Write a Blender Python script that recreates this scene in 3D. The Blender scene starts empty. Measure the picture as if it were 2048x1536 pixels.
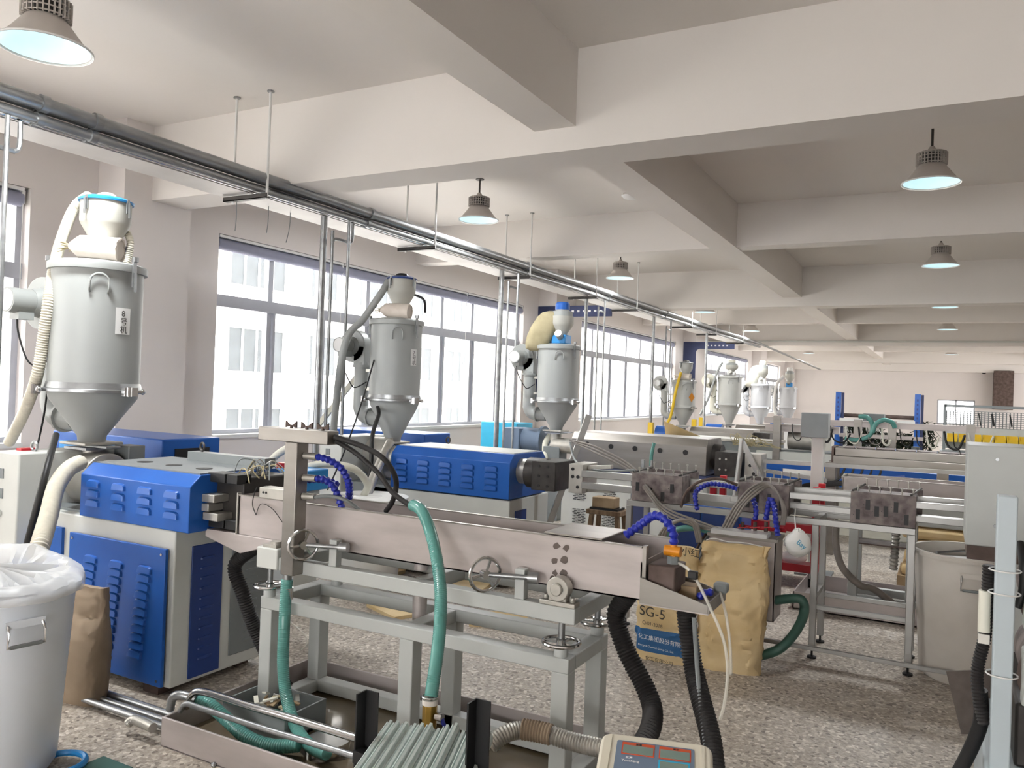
import bpy, math, random
from mathutils import Vector, Matrix
random.seed(7)
scn = bpy.context.scene
COL = scn.collection
PI = math.pi

# ------------------------------------------------------------------ camera
F_PX = 1606.0; CX, CY = 1024.0, 768.0; CAM_H = 1.70
_dy = Vector((866.0, 43.0, F_PX)).normalized()                # image direction of the room's long axis
_up = Vector((0.036, -1.0, 0.00736)); _up = (_up - _dy * _up.dot(_dy)).normalized()
_dx = _dy.cross(_up)
if _dx.x < 0: _dx = -_dx
RW = Matrix((_dx, _dy, _up))                                  # camera (x right, y down, z ahead) -> world
CAM = Vector((0, 0, CAM_H))
cam_d = bpy.data.cameras.new('camera'); cam = bpy.data.objects.new('camera', cam_d); COL.objects.link(cam)
cam_d.sensor_fit = 'HORIZONTAL'; cam_d.sensor_width = 36.0; cam_d.lens = 36.0 * F_PX / 2048.0
cam_d.clip_start = 0.05; cam_d.clip_end = 300
_r = Matrix((RW.col[0], -RW.col[1], -RW.col[2])).transposed()
cam.matrix_world = Matrix.Translation(CAM) @ _r.to_4x4()
scn.camera = cam

def P(u, v, **k):
    """world point seen at photo position (u, v) on the plane x=, y= or z="""
    r = RW @ Vector((u - CX, v - CY, F_PX))
    (a, val), = k.items(); i = 'xyz'.index(a)
    return CAM + r * ((val - CAM[i]) / r[i])

# ------------------------------------------------------------------ light
world = bpy.data.worlds.new('sky'); scn.world = world; world.use_nodes = True
bg = world.node_tree.nodes['Background']
bg.inputs['Color'].default_value = (1.0, .985, .975, 1); bg.inputs['Strength'].default_value = 3.6
scn.view_settings.view_transform = 'Standard'; scn.view_settings.look = 'None'
scn.view_settings.gamma = 1.0; scn.view_settings.use_curve_mapping = False
scn.view_settings.exposure = 1.72
LAMP_W = 24.0
cy = scn.cycles; cy.max_bounces = 6; cy.diffuse_bounces = 4; cy.glossy_bounces = 2; cy.transmission_bounces = 4; cy.transparent_max_bounces = 8
cy.caustics_reflective = False; cy.caustics_refractive = False; cy.use_adaptive_sampling = True; cy.adaptive_threshold = .09; cy.sample_clamp_indirect = 8
def portal(name, loc, rot, sx, sy):
    d = bpy.data.lights.new(name, 'AREA'); d.shape = 'RECTANGLE'; d.size = sx; d.size_y = sy
    d.cycles.is_portal = True
    o = bpy.data.objects.new(name, d); COL.objects.link(o); o.location = loc; o.rotation_euler = rot
WINS = ((-3, 4.3), (6.45, 14.0), (16.7, 24.15), (26.9, 34.5), (37, 42))
for i, (a, b) in enumerate(WINS):
    portal('window_portal', (-7.62, (a + b) / 2, 2.2), (0, -PI / 2, 0), 2.3, b - a)
for a, b in WINS[3:]: portal('window_portal', (9.2, (a + b) / 2, 2.2), (0, PI / 2, 0), 2.3, b - a)  # unseen right wall openings, added to brighten the far end
portal('window_portal', (-1.0, -5.3, 1.78), (PI / 2, 0, PI), 6.0, 1.76)  # unseen opening behind the camera, added as fill for the front faces

# ------------------------------------------------------------------ helpers
def lin(h):
    h = h.lstrip('#'); o = []
    for i in (0, 2, 4):
        c = int(h[i:i + 2], 16) / 255; o.append(c / 12.92 if c <= .04045 else ((c + .055) / 1.055) ** 2.4)
    return (o[0], o[1], o[2], 1)
MATS = {}
def mat(name, col, rough=.5, metal=0., var=.12, scale=6., bump=0., bscale=40., alt=None, emit=None, trans=0., spec=.5, stretch=None, ior=1.45):
    m = bpy.data.materials.new(name); m.use_nodes = True; nt = m.node_tree; b = nt.nodes['Principled BSDF']
    c = lin(col) if isinstance(col, str) else tuple(col) + (1,)
    tc = nt.nodes.new('ShaderNodeTexCoord'); src = tc.outputs['Object']
    if stretch:
        mp = nt.nodes.new('ShaderNodeMapping'); mp.inputs['Scale'].default_value = stretch
        nt.links.new(src, mp.inputs['Vector']); src = mp.outputs['Vector']
    n = nt.nodes.new('ShaderNodeTexNoise'); n.inputs['Scale'].default_value = scale; n.inputs['Detail'].default_value = 5
    nt.links.new(src, n.inputs['Vector'])
    r = nt.nodes.new('ShaderNodeValToRGB'); r.color_ramp.elements[0].position = .32; r.color_ramp.elements[1].position = .68
    if alt: c2 = lin(alt)
    else: c2 = tuple(x * (1 - var) for x in c[:3]) + (1,)
    r.color_ramp.elements[0].color = c2; r.color_ramp.elements[1].color = c
    nt.links.new(n.outputs['Fac'], r.inputs['Fac']); nt.links.new(r.outputs['Color'], b.inputs['Base Color'])
    b.inputs['Roughness'].default_value = rough; b.inputs['Metallic'].default_value = metal
    b.inputs['Specular IOR Level'].default_value = spec; b.inputs['Transmission Weight'].default_value = trans
    b.inputs['IOR'].default_value = ior
    if emit:
        b.inputs['Emission Color'].default_value = lin(emit[0]); b.inputs['Emission Strength'].default_value = emit[1]
    if bump:
        n2 = nt.nodes.new('ShaderNodeTexNoise'); n2.inputs['Scale'].default_value = bscale; nt.links.new(src, n2.inputs['Vector'])
        bp = nt.nodes.new('ShaderNodeBump'); bp.inputs['Strength'].default_value = bump; bp.inputs['Distance'].default_value = .01
        nt.links.new(n2.outputs['Fac'], bp.inputs['Height']); nt.links.new(bp.outputs['Normal'], b.inputs['Normal'])
    MATS[name] = m; return m
def film(name, col, alpha, rough=.2):
    """thin clear sheet: part see-through, part glossy/diffuse"""
    m = bpy.data.materials.new(name); m.use_nodes = True; nt = m.node_tree; b = nt.nodes['Principled BSDF']
    b.inputs['Base Color'].default_value = lin(col); b.inputs['Roughness'].default_value = rough; b.inputs['Alpha'].default_value = alpha
    MATS[name] = m; return m
mat('plaster', '#e6e0dd', .9, var=.04, scale=.7)
mat('ceil', '#e4dfda', .95, var=.04, scale=.5)
mat('galv', '#a9abac', .38, .85, var=.3, scale=14, stretch=(1, .3, 1))
mat('steel', '#98938d', .38, .85, var=.18, scale=4, stretch=(.6, 3, 3))
mat('steelworn', '#bdb4b1', .42, .35, alt='#a79f9b', scale=5, stretch=(.5, 2, 2))
mat('chrome', '#d0d0d0', .16, 1., var=.05)
mat('darksteel', '#4b4846', .5, .6, var=.4, scale=10)
mat('black', '#1c1c1d', .5, var=.2)
mat('rubber', '#2a2828', .6, var=.3, scale=20)
mat('trayw', '#cbc8c5', .5, .25, var=.12, scale=3)
mat('grey', '#b6b9b6', .42, .0, var=.07, scale=5)
mat('greylt', '#c9cbc6', .45, var=.06, scale=5)
mat('greyhop', '#9fa2a0', .48, .08, var=.05, scale=3)
mat('greydk', '#7d8283', .45, var=.1)
mat('blue', '#2560b4', .3, .05, alt='#1f54a4', scale=2)
mat('bluedk', '#26407f', .4, var=.15)
mat('bluelt', '#2f8fd6', .35, var=.1)
mat('cyan', '#2fb4dd', .4, var=.1)
mat('winframe', '#b6b9c2', .45, .1, var=.08)
mat('blind', '#9698ab', .8, var=.08)
mat('white', '#e4e4e2', .5, var=.05)
mat('facade', '#e9e7e2', .9, var=.06, scale=.8)
mat('fwin', '#3f4447', .4, var=.3, scale=2)
mat('brown', '#4c4142', .6, .2, alt='#8a807c', scale=14)
mat('rust', '#6b5c56', .65, .3, alt='#4c3d37', scale=9)
mat('hosegrey', '#87807a', .45, .1, var=.2, scale=14)
mat('loader', '#b5b4ac', .5, var=.06)
mat('binblue', '#e8eef6', .4, var=.05, scale=2)
mat('binwarm', '#d3cdc5', .5, alt='#c3bcb3', scale=3)
mat('kraft', '#d8c298', .8, alt='#cbb080', scale=5, bump=.3, bscale=14)
mat('card', '#a2907b', .9, var=.15)
mat('bin', '#dfe0e0', .38, var=.05, scale=3)
mat('cream', '#d8d6c8', .5, var=.08)
mat('navy', '#3a4266', .6, var=.1)
mat('green', '#5f9a92', .22, var=.15, scale=12)
mat('greendk', '#3f6157', .4, var=.2, scale=12)
mat('locblue', '#2430a0', .38, var=.1)
mat('orange', '#d98a1e', .4)
mat('brass', '#a98a46', .3, .9, var=.2)
mat('red', '#b3202b', .35, var=.15)
mat('yellow', '#d8b428', .5, var=.1)
mat('wood', '#8a7258', .7, alt='#6a543f', scale=8, stretch=(4, 4, .6))
mat('board', '#a58f70', .7, alt='#8a7354', scale=8)
mat('tape', '#d8d2ca', .8, var=.1)
mat('tan', '#b3a888', .85, alt='#9c9273', scale=6, bump=.3, bscale=8)
mat('canvas', '#d9d0c6', .9, alt='#c6bbb0', scale=7, bump=.35, bscale=12)
mat('scale', '#d9d3c2', .45, var=.05)
mat('screen', '#7d8f88', .25, var=.1)
mat('panelblue', '#6e7f95', .4, var=.05)
mat('profile', '#cdd8d4', .4, var=.1, scale=30)
mat('leafdk', '#2c352b', .8, alt='#434c3a', scale=12)
mat('ink', '#3a3632', .7)
mat('white_ink', '#e8e8e8', .6)
mat('blueprint', '#2f6090', .7, var=.1)
mat('cyanprint', '#3c9cc0', .7)
mat('lampgrey', '#c2bbb5', .5, .1, var=.08)
mat('lampdk', '#4a4644', .5, .4)
mat('stain', '#6f655f', .7, .4, var=.3, scale=20)
mat('mould', '#bcb9b1', .4, .6, var=.2, scale=10)
mat('led', '#cfe8ee', .35, emit=('#c0e3ea', .26))
mat('redled', '#d3542c', .4)
mat('wetgrey', '#8b857e', .12, .0, var=.2)
film('glass', '#eef4f6', .10, .05)
film('clear', '#e9e6dc', .45, .15)
film('poly', '#f1f2f2', .55, .25)
film('mesh', '#c8cccc', .5, .5)

def terrazzo():
    m = bpy.data.materials.new('terrazzo'); m.use_nodes = True; nt = m.node_tree; b = nt.nodes['Principled BSDF']
    tc = nt.nodes.new('ShaderNodeTexCoord')
    v = nt.nodes.new('ShaderNodeTexVoronoi'); v.inputs['Scale'].default_value = 62; v.inputs['Randomness'].default_value = 1
    v2 = nt.nodes.new('ShaderNodeTexVoronoi'); v2.inputs['Scale'].default_value = 110
    n = nt.nodes.new('ShaderNodeTexNoise'); n.inputs['Scale'].default_value = .9; n.inputs['Detail'].default_value = 6
    for t in (v, v2, n): nt.links.new(tc.outputs['Object'], t.inputs['Vector'])
    r = nt.nodes.new('ShaderNodeValToRGB'); r.color_ramp.interpolation = 'CONSTANT'
    e = r.color_ramp.elements; e[0].position = 0; e[0].color = lin('#a49a8e'); e[1].position = .28; e[1].color = lin('#b5aca1')
    for p, c in ((.5, '#8d8379'), (.62, '#cfc7bb'), (.78, '#aaa095'), (.86, '#5c534d'), (.93, '#ece5da')):
        k = e.new(p); k.color = lin(c)
    sp = nt.nodes.new('ShaderNodeSeparateColor'); nt.links.new(v.outputs['Color'], sp.inputs['Color']); nt.links.new(sp.outputs['Red'], r.inputs['Fac'])
    sp2 = nt.nodes.new('ShaderNodeSeparateColor'); nt.links.new(v2.outputs['Color'], sp2.inputs['Color'])
    r2 = nt.nodes.new('ShaderNodeValToRGB'); r2.color_ramp.elements[0].position = .2; r2.color_ramp.elements[1].position = .9
    r2.color_ramp.elements[0].color = lin('#918679'); r2.color_ramp.elements[1].color = lin('#c4bbae'); nt.links.new(sp2.outputs['Green'], r2.inputs['Fac'])
    mx = nt.nodes.new('ShaderNodeMix'); mx.data_type = 'RGBA'; mx.inputs[0].default_value = .35
    nt.links.new(r.outputs['Color'], mx.inputs[6]); nt.links.new(r2.outputs['Color'], mx.inputs[7])
    r3 = nt.nodes.new('ShaderNodeValToRGB'); r3.color_ramp.elements[0].position = .35; r3.color_ramp.elements[1].position = .65
    r3.color_ramp.elements[0].color = (.72, .7, .68, 1); r3.color_ramp.elements[1].color = (1, 1, 1, 1); nt.links.new(n.outputs['Fac'], r3.inputs['Fac'])
    mm = nt.nodes.new('ShaderNodeMix'); mm.data_type = 'RGBA'; mm.blend_type = 'MULTIPLY'; mm.inputs[0].default_value = .6
    nt.links.new(mx.outputs[2], mm.inputs[6]); nt.links.new(r3.outputs['Color'], mm.inputs[7])
    nt.links.new(mm.outputs[2], b.inputs['Base Color']); b.inputs['Roughness'].default_value = .5
    MATS['terrazzo'] = m
terrazzo()

WL = {}                                                       # world position of every parent
class M:
    """collects shapes in world coordinates; put() links them as ONE mesh object"""
    def __init__(s): s.v = []; s.f = []
    def add(s, vs, fs):
        o = len(s.v); s.v += [tuple(p) for p in vs]; s.f += [tuple(i + o for i in f) for f in fs]; return s
    def box(s, x0, x1, y0, y1, z0, z1):
        x0, x1 = sorted((x0, x1)); y0, y1 = sorted((y0, y1)); z0, z1 = sorted((z0, z1))
        return s.add([(x0, y0, z0), (x1, y0, z0), (x1, y1, z0), (x0, y1, z0), (x0, y0, z1), (x1, y0, z1), (x1, y1, z1), (x0, y1, z1)],
                     [(0, 3, 2, 1), (4, 5, 6, 7), (0, 1, 5, 4), (1, 2, 6, 5), (2, 3, 7, 6), (3, 0, 4, 7)])
    def bar(s, a, b, w, h=None, up=(0, 0, 1)):
        a = Vector(a); b = Vector(b); h = h or w; d = (b - a).normalized(); u = Vector(up)
        if abs(d.dot(u)) > .98: u = Vector((0, 1, 0))
        x = d.cross(u).normalized() * w / 2; y = x.cross(d).normalized() * h / 2
        vs = [p + i * x + j * y for p in (a, b) for i, j in ((-1, -1), (1, -1), (1, 1), (-1, 1))]
        return s.add(vs, [(3, 2, 1, 0), (4, 5, 6, 7), (0, 1, 5, 4), (1, 2, 6, 5), (2, 3, 7, 6), (3, 0, 4, 7)])
    def cyl(s, a, b, r, r2=None, n=16, caps=True):
        a = Vector(a); b = Vector(b); r2 = r if r2 is None else r2; d = (b - a).normalized()
        u = Vector((0, 0, 1)) if abs(d.z) < .9 else Vector((1, 0, 0)); x = d.cross(u).normalized(); y = d.cross(x)
        vs = []
        for p, q in ((a, r), (b, r2)): vs += [p + (x * math.cos(2 * PI * i / n) + y * math.sin(2 * PI * i / n)) * q for i in range(n)]
        fs = [(i, n + i, n + (i + 1) % n, (i + 1) % n) for i in range(n)]
        if caps: fs += [tuple(range(n)), tuple(range(2 * n - 1, n - 1, -1))]
        return s.add(vs, fs)
    def lathe(s, c, prof, n=24, axis=(0, 0, 1), caps=True):
        """profile of (radius, height) pairs turned about the axis through c"""
        c = Vector(c); d = Vector(axis).normalized(); u = Vector((0, 0, 1)) if abs(d.z) < .9 else Vector((1, 0, 0))
        x = d.cross(u).normalized(); y = d.cross(x); vs = []; fs = []
        for r, h in prof: vs += [c + d * h + (x * math.cos(2 * PI * i / n) + y * math.sin(2 * PI * i / n)) * max(r, 1e-4) for i in range(n)]
        for k in range(len(prof) - 1):
            for i in range(n): fs.append((k * n + i, k * n + n + i, k * n + n + (i + 1) % n, k * n + (i + 1) % n))
        if caps: fs += [tuple(range(n)), tuple(range(len(prof) * n - 1, (len(prof) - 1) * n - 1, -1))]
        return s.add(vs, fs)
    def tube(s, pts, r, n=10, sub=6, rib=None, caps=True, r2=None):
        pts = [Vector(p) for p in pts]; path = spline(pts, sub) if sub > 1 and len(pts) > 2 else pts
        if rib:                                               # ribbed hose: resample evenly, alternate radius
            step = rib[0] / 2; out = [path[0]]; acc = 0
            for a, b in zip(path, path[1:]):
                L = (b - a).length; t = step - acc
                while t <= L: out.append(a.lerp(b, t / L)); t += step
                acc = (acc + L) % step
            path = out
        N = len(path)
        if N < 2: return s
        d = (path[1] - path[0]).normalized(); u = Vector((0, 0, 1)) if abs(d.z) < .9 else Vector((1, 0, 0)); x = d.cross(u).normalized()
        vs = []
        for k, p in enumerate(path):
            t = (path[min(k + 1, N - 1)] - path[max(k - 1, 0)]); t = t.normalized() if t.length > 1e-7 else d
            x = (x - t * x.dot(t)); x = x.normalized() if x.length > 1e-6 else t.orthogonal().normalized(); y = t.cross(x)
            rr = r if r2 is None else r + (r2 - r) * k / (N - 1)
            if rib: rr += rib[1] if k % 2 else -rib[1]
            vs += [p + (x * math.cos(2 * PI * i / n) + y * math.sin(2 * PI * i / n)) * rr for i in range(n)]
        fs = [(k * n + i, k * n + (i + 1) % n, k * n + n + (i + 1) % n, k * n + n + i) for k in range(N - 1) for i in range(n)]
        if caps: fs += [tuple(range(n - 1, -1, -1)), tuple(range((N - 1) * n, N * n))]
        return s.add(vs, fs)
    def torus(s, c, axis, R, r, n=24, k=8, a0=0, a1=2 * PI):
        c = Vector(c); d = Vector(axis).normalized(); u = Vector((0, 0, 1)) if abs(d.z) < .9 else Vector((1, 0, 0)); x = d.cross(u).normalized(); y = d.cross(x)
        full = abs(a1 - a0 - 2 * PI) < 1e-4; N = n if full else n + 1; vs = []
        for i in range(N):
            a = a0 + (a1 - a0) * i / n; e = x * math.cos(a) + y * math.sin(a)
            vs += [c + e * (R + r * math.cos(2 * PI * j / k)) + d * r * math.sin(2 * PI * j / k) for j in range(k)]
        fs = [(i * k + j, ((i + 1) % N) * k + j, ((i + 1) % N) * k + (j + 1) % k, i * k + (j + 1) % k) for i in range(n) for j in range(k)]
        return s.add(vs, fs)
    def prism(s, poly, axis, a, b):
        """polygon in the plane across the axis ('x': (y,z), 'y': (x,z), 'z': (x,y)) swept from a to b"""
        def pt(p, t): return {'x': (t, p[0], p[1]), 'y': (p[0], t, p[1]), 'z': (p[0], p[1], t)}[axis]
        n = len(poly); vs = [pt(p, a) for p in poly] + [pt(p, b) for p in poly]
        return s.add(vs, [tuple(range(n)), tuple(range(2 * n - 1, n - 1, -1))] + [(i, n + i, n + (i + 1) % n, (i + 1) % n) for i in range(n)])
    def sph(s, c, r, n=12, k=8, sc=(1, 1, 1)):
        pr = [(math.sin(PI * j / k), -math.cos(PI * j / k)) for j in range(k + 1)]; c = Vector(c); o = len(s.v)
        s.lathe((0, 0, 0), pr, n, caps=False)
        for i in range(o, len(s.v)):
            p = s.v[i]; s.v[i] = (c.x + p[0] * r * sc[0], c.y + p[1] * r * sc[1], c.z + p[2] * r * sc[2])
        return s
    def rot(s, c, axis, ang, start=0):
        m = Matrix.Rotation(ang, 3, axis); c = Vector(c)
        for i in range(start, len(s.v)): s.v[i] = tuple(c + m @ (Vector(s.v[i]) - c))
        return s
    def put(s, name, material, parent=None, bev=0, smooth=True, label=None, cat=None, group=None, kind=None, fix=True):
        xs, ys, zs = zip(*s.v); o = Vector(((min(xs) + max(xs)) / 2, (min(ys) + max(ys)) / 2, min(zs)))
        me = bpy.data.meshes.new(name); me.from_pydata([(p[0] - o.x, p[1] - o.y, p[2] - o.z) for p in s.v], [], s.f)
        if fix:
            import bmesh
            bm = bmesh.new(); bm.from_mesh(me); bmesh.ops.recalc_face_normals(bm, faces=bm.faces); bm.to_mesh(me); bm.free()
        if smooth: me.shade_smooth(); me.set_sharp_from_angle(angle=math.radians(38))
        me.materials.append(MATS[material])
        ob = bpy.data.objects.new(name, me); COL.objects.link(ob)
        if parent: ob.parent = parent; ob.location = o - WL[parent.name]
        else: ob.location = o
        WL[ob.name] = o
        if bev:
            b = ob.modifiers.new('bevel', 'BEVEL'); b.width = bev; b.segments = 2; b.limit_method = 'ANGLE'; b.angle_limit = math.radians(40)
        return tag(ob, label, cat, group, kind)
def tag(o, label=None, cat=None, group=None, kind=None):
    if label: o['label'] = label
    if cat: o['category'] = cat
    if group: o['group'] = group
    if kind: o['kind'] = kind
    return o
def spline(p, sub):
    out = []
    for i in range(len(p) - 1):
        a = p[max(i - 1, 0)]; b = p[i]; c = p[i + 1]; d = p[min(i + 2, len(p) - 1)]
        for k in range(sub):
            t = k / sub; out.append(.5 * ((2 * b) + (c - a) * t + (2 * a - 5 * b + 4 * c - d) * t * t + (3 * b - a - 3 * c + d) * t ** 3))
    return out + [p[-1]]
def thing(name, label, cat, loc, group=None):
    o = bpy.data.objects.new(name, None); COL.objects.link(o); o.location = loc; WL[o.name] = Vector(loc); o.empty_display_size = .1
    return tag(o, label, cat, group)
def dup(o, loc=None, parent=None, label=None, group=None, name=None, rotz=None, scale=None):
    c = o.copy(); COL.objects.link(c); c.parent = parent
    if name: c.name = name
    if loc is not None: c.location = loc; WL[c.name] = Vector(loc)
    if rotz is not None: c.rotation_euler = (0, 0, rotz)
    if scale is not None: c.scale = (scale,) * 3
    if label: c['label'] = label
    if group: c['group'] = group
    for ch in list(o.children): dup(ch, None, c)
    return c
def struct(m, name, material, parent=None, bev=0): return m.put(name, material, parent, bev, kind=None if parent else 'structure')
def text(s, name, size, material, org, xdir, ydir, parent=None, **k):
    """flat lettering, its lower left corner at org, reading along xdir"""
    cu = bpy.data.curves.new(name, 'FONT'); cu.body = s; cu.size = size; cu.extrude = .0003
    if 'sp' in k: cu.space_line = k.pop('sp')
    t = bpy.data.objects.new('tmp', cu); COL.objects.link(t)
    dg = bpy.context.evaluated_depsgraph_get(); me0 = t.evaluated_get(dg).to_mesh()
    x = Vector(xdir).normalized(); y = Vector(ydir).normalized(); z = x.cross(y); org = Vector(org)
    m = M(); m.add([org + x * v.co.x + y * v.co.y + z * v.co.z for v in me0.vertices], [tuple(p.vertices) for p in me0.polygons])
    t.evaluated_get(dg).to_mesh_clear(); bpy.data.objects.remove(t); bpy.data.curves.remove(cu)
    return m.put(name, material, parent, smooth=False, fix=False, **k) if m.v else None

# ------------------------------------------------------------------ structure
WX, GX, ZC, ZB = -7.35, -7.50, 4.17, 3.44                     # wall face, glazing plane, ceiling, main soffit
Y0, Y1, XR = -5.2, 44.0, 9.0
struct(M().box(-7.8, 9.3, Y0 - .3, Y1 + .3, -.2, 0), 'floor', 'terrazzo')
struct(M().box(-7.8, 9.3, Y0 - .3, Y1 + .3, ZC, ZC + .2), 'ceiling', 'ceil')
WIN = [(-3.0, 4.30), (6.45, 14.0), (16.7, 24.15), (26.9, 34.5), (37.0, 42.0)]
ZS, ZT = 1.05, 3.37
def window_wall(x0, x1, name, wins=WIN):
    m = M(); ys = [Y0] + [t for w in wins for t in w] + [Y1]
    m.box(x0, x1, Y0, Y1, 0, ZS); m.box(x0, x1, Y0, Y1, ZT, ZC)
    for a, b in zip(ys[0::2], ys[1::2]): m.box(x0, x1, a, b, ZS, ZT)
    return struct(m, name, 'plaster')
window_wall(-7.65, WX, 'wall_left'); window_wall(XR, XR + .3, 'wall_right', WIN[3:])  # right wall openings are out of view, added for daylight at the far end
m = M(); m.box(-7.65, 9.3, Y1, Y1 + .3, 0, .80); m.box(-7.65, 9.3, Y1, Y1 + .3, 1.98, ZC)
m.box(-7.65, -.33, Y1, Y1 + .3, .8, 1.98); m.box(1.25, 9.3, Y1, Y1 + .3, .8, 1.98); struct(m, 'wall_back', 'plaster')
m = M(); m.box(-7.65, 9.3, Y0 - .3, Y0, 0, .9); m.box(-7.65, 9.3, Y0 - .3, Y0, 2.66, ZC); m.box(-7.65, -4, Y0 - .3, Y0, .9, 2.66); m.box(2, 9.3, Y0 - .3, Y0, .9, 2.66)  # added opening out of view, sized to set the fill on front faces
struct(m, 'wall_front', 'plaster')
MAIN = [-5.0, 5.25, 15.6, 26.6, 37.8]; SEC = [.2, 10.3, 21.0, 32.6]
for y in MAIN: struct(M().box(WX, XR, y, y + .42, ZB, ZC), 'ceiling_beam', 'ceil')
for y in SEC: struct(M().box(WX, XR, y, y + .3, 3.62, ZC), 'ceiling_beam', 'ceil')
struct(M().box(WX, XR, 43.5, Y1, 3.3, ZC), 'ceiling_beam', 'ceil')
for x in (-2.72, 3.4): struct(M().box(x, x + .33, Y0, Y1, 3.61, ZC), 'ceiling_beam', 'ceil')
for a, b in ((4.95, 5.72), (14.65, 15.95), (25.0, 26.2), (35.2, 36.4), (43.2, 44)):
    struct(M().box(WX, -6.95, a, b, 0, ZC), 'column', 'plaster')

def make_window(idx, ya, yb, mull, zs=ZS, zt=ZT, rail=2.62):
    w = thing('window_%d' % idx, None, None, (GX, (ya + yb) / 2, zs)); w['kind'] = 'structure'
    m = M(); m.box(GX - .04, GX + .04, ya, yb, zs, zs + .06); m.box(GX - .04, GX + .04, ya, yb, zt - .06, zt)
    m.box(GX - .04, GX + .04, ya, ya + .06, zs, zt); m.box(GX - .04, GX + .04, yb - .06, yb, zs, zt); m.put('window_frame', 'winframe', w)
    M().box(GX - .05, GX + .06, ya, yb, rail - .07, rail + .07).put('transom', 'winframe', w)
    ms = [ya] + mull + [yb]
    for y in mull:
        M().box(GX - .04, GX + .04, y - .04, y + .04, rail, zt).put('mullion', 'winframe', w)
        m = M(); m.box(GX - .05, GX + .03, y - .035, y + .035, zs, rail); m.box(GX + .0, GX + .05, y + .05, y + .09, zs + .05, rail - .05); m.put('mullion', 'winframe', w)
    for a, b in zip(ms, ms[1:]):
        M().box(GX - .003, GX + .003, a, b, zs + .05, rail).put('pane', 'glass', w); M().box(GX - .003, GX + .003, a, b, rail, zt - .05).put('pane', 'glass', w)
    M().box(GX - .1, WX + .03, ya, yb, zs - .03, zs + .012).put('window_sill', 'white', w)
    return w
make_window(1, -3.0, 4.30, [-2., -1., 0, 1., 2., 3., 4.0])
make_window(2, 6.45, 14.0, [7.38, 8.3, 9.3, 10.3, 11.27, 12.24, 13.17])
make_window(3, 16.7, 24.15, [17.8, 18.95, 20.1, 21.2, 22.2, 23.3])
make_window(4, 26.9, 34.5, [28.0, 29.0, 30.1, 31.2, 32.3, 33.4])
make_window(5, 37.0, 42.0, [38.2, 39.5, 40.8])
w = thing('window_6', None, None, (.46, 44, .8)); w['kind'] = 'structure'
m = M(); m.box(-.33, 1.25, 44.0, 44.1, .8, .86); m.box(-.33, 1.25, 44.0, 44.1, 1.92, 1.98); m.box(-.33, -.27, 44, 44.1, .8, 1.98); m.box(1.19, 1.25, 44, 44.1, .8, 1.98); m.box(.43, .49, 44, 44.1, .8, 1.98); m.put('window_frame', 'winframe', w)
for a in (-.27, .49): M().box(a, a + .7, 44.04, 44.05, .86, 1.92).put('pane', 'glass', w)
for wn, spans in ((1, [(1.0, 4.25)]), (2, [(6.47, 8.62), (8.66, 11.9), (11.94, 13.97)]), (3, [(16.8, 20.6), (20.65, 24.1)]), (4, [(27, 30.7), (30.75, 34.4)])):
    for k, (a, b) in enumerate(spans):
        zb = 3.22
        t = thing('roller_blind', '%s rolled up blind at the head of the %s window from the front' % (['first', 'second', 'third'][k], ['', 'first', 'second', 'third', 'fourth'][wn]), 'blind', (-7.42, (a + b) / 2, zb), 'rolled up blinds')
        M().cyl((-7.42, a, zb + .045), (-7.42, b, zb + .045), .068, n=12).put('fabric_roll', 'blind', t)
        M().box(-7.43, -7.36, a, b, zb + .115, zb + .145).put('head_rail', 'white', t)
        m = M(); m.box(-7.44, -7.37, b - .015, b + .015, zb, zb + .12); m.cyl((-7.38, b, zb), (-7.38, b, zb - .9), .004, n=5); m.put('chain_bracket', 'white', t)

# neighbouring building across the yard
FX = -24.0
t = thing('factory_building', 'pale rendered factory block seen through the side windows', 'building', (FX - 2, 14, -1))
M().box(FX - 4, FX, -14, 90, -4, 15).put('wall', 'facade', t)
for zz in (P(600, 895, x=FX).z, P(600, 748, x=FX).z, P(600, 590, x=FX).z):
    y = -12.0; k = 0
    while y < 88:
        wd = 2.9 if k % 2 else 1.7
        o = M().box(FX - .05, FX + .03, y, y + wd, zz, zz + 1.65).put('window', 'fwin', t)
        m = M(); m.box(FX + .03, FX + .09, y - .06, y + wd + .06, zz - .08, zz); m.box(FX + .03, FX + .09, y - .06, y + wd + .06, zz + 1.65, zz + 1.72)
        nm = 4 if k % 2 else 2
        for i in range(nm + 1): m.box(FX + .03, FX + .07, y + wd * i / nm - .04, y + wd * i / nm + .04, zz, zz + 1.65)
        m.put('window_frame', 'white', o)
        y += wd + 1.5; k += 1
struct(M().box(-40, -7.65, -40, 80, -4.2, -4), 'ground', 'facade')

# ------------------------------------------------------------------ overhead pipe rack
def run(name, x, z, r, matn, label, y0=-2.0, y1=26.0):
    t = thing(name, label, 'pipe', (x, y0, z), 'pipes on the overhead rack')
    M().cyl((x, y0, z), (x, y1, z), r, n=14).put('pipe', matn, t)
    for k, y in enumerate((3.05, 3.42, 6.4, 9.9, 13.0, 16.2)): M().cyl((x, y, z), (x, y + .05, z), r + .012, n=14).put('coupling', 'galv', t)
    return t
M().prism([(-5.62, 3.30), (-5.28, 3.30), (-5.28, 3.40), (-5.285, 3.40), (-5.285, 3.305), (-5.615, 3.305), (-5.615, 3.40), (-5.62, 3.40)], 'y', -2, 24).put('cable_tray', 'trayw', label='wide sheet metal cable tray hung beside the overhead pipes', cat='cable tray')
run('water_pipe', -5.16, 3.43, .045, 'galv', 'thickest galvanised pipe on top of the overhead rack')
run('water_pipe', -5.20, 3.335, .032, 'galv', 'medium galvanised pipe under the thickest overhead pipe')
run('air_pipe', -5.255, 3.32, .018, 'chrome', 'thin shiny pipe between cable tray and medium overhead pipe', y1=25)
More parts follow.
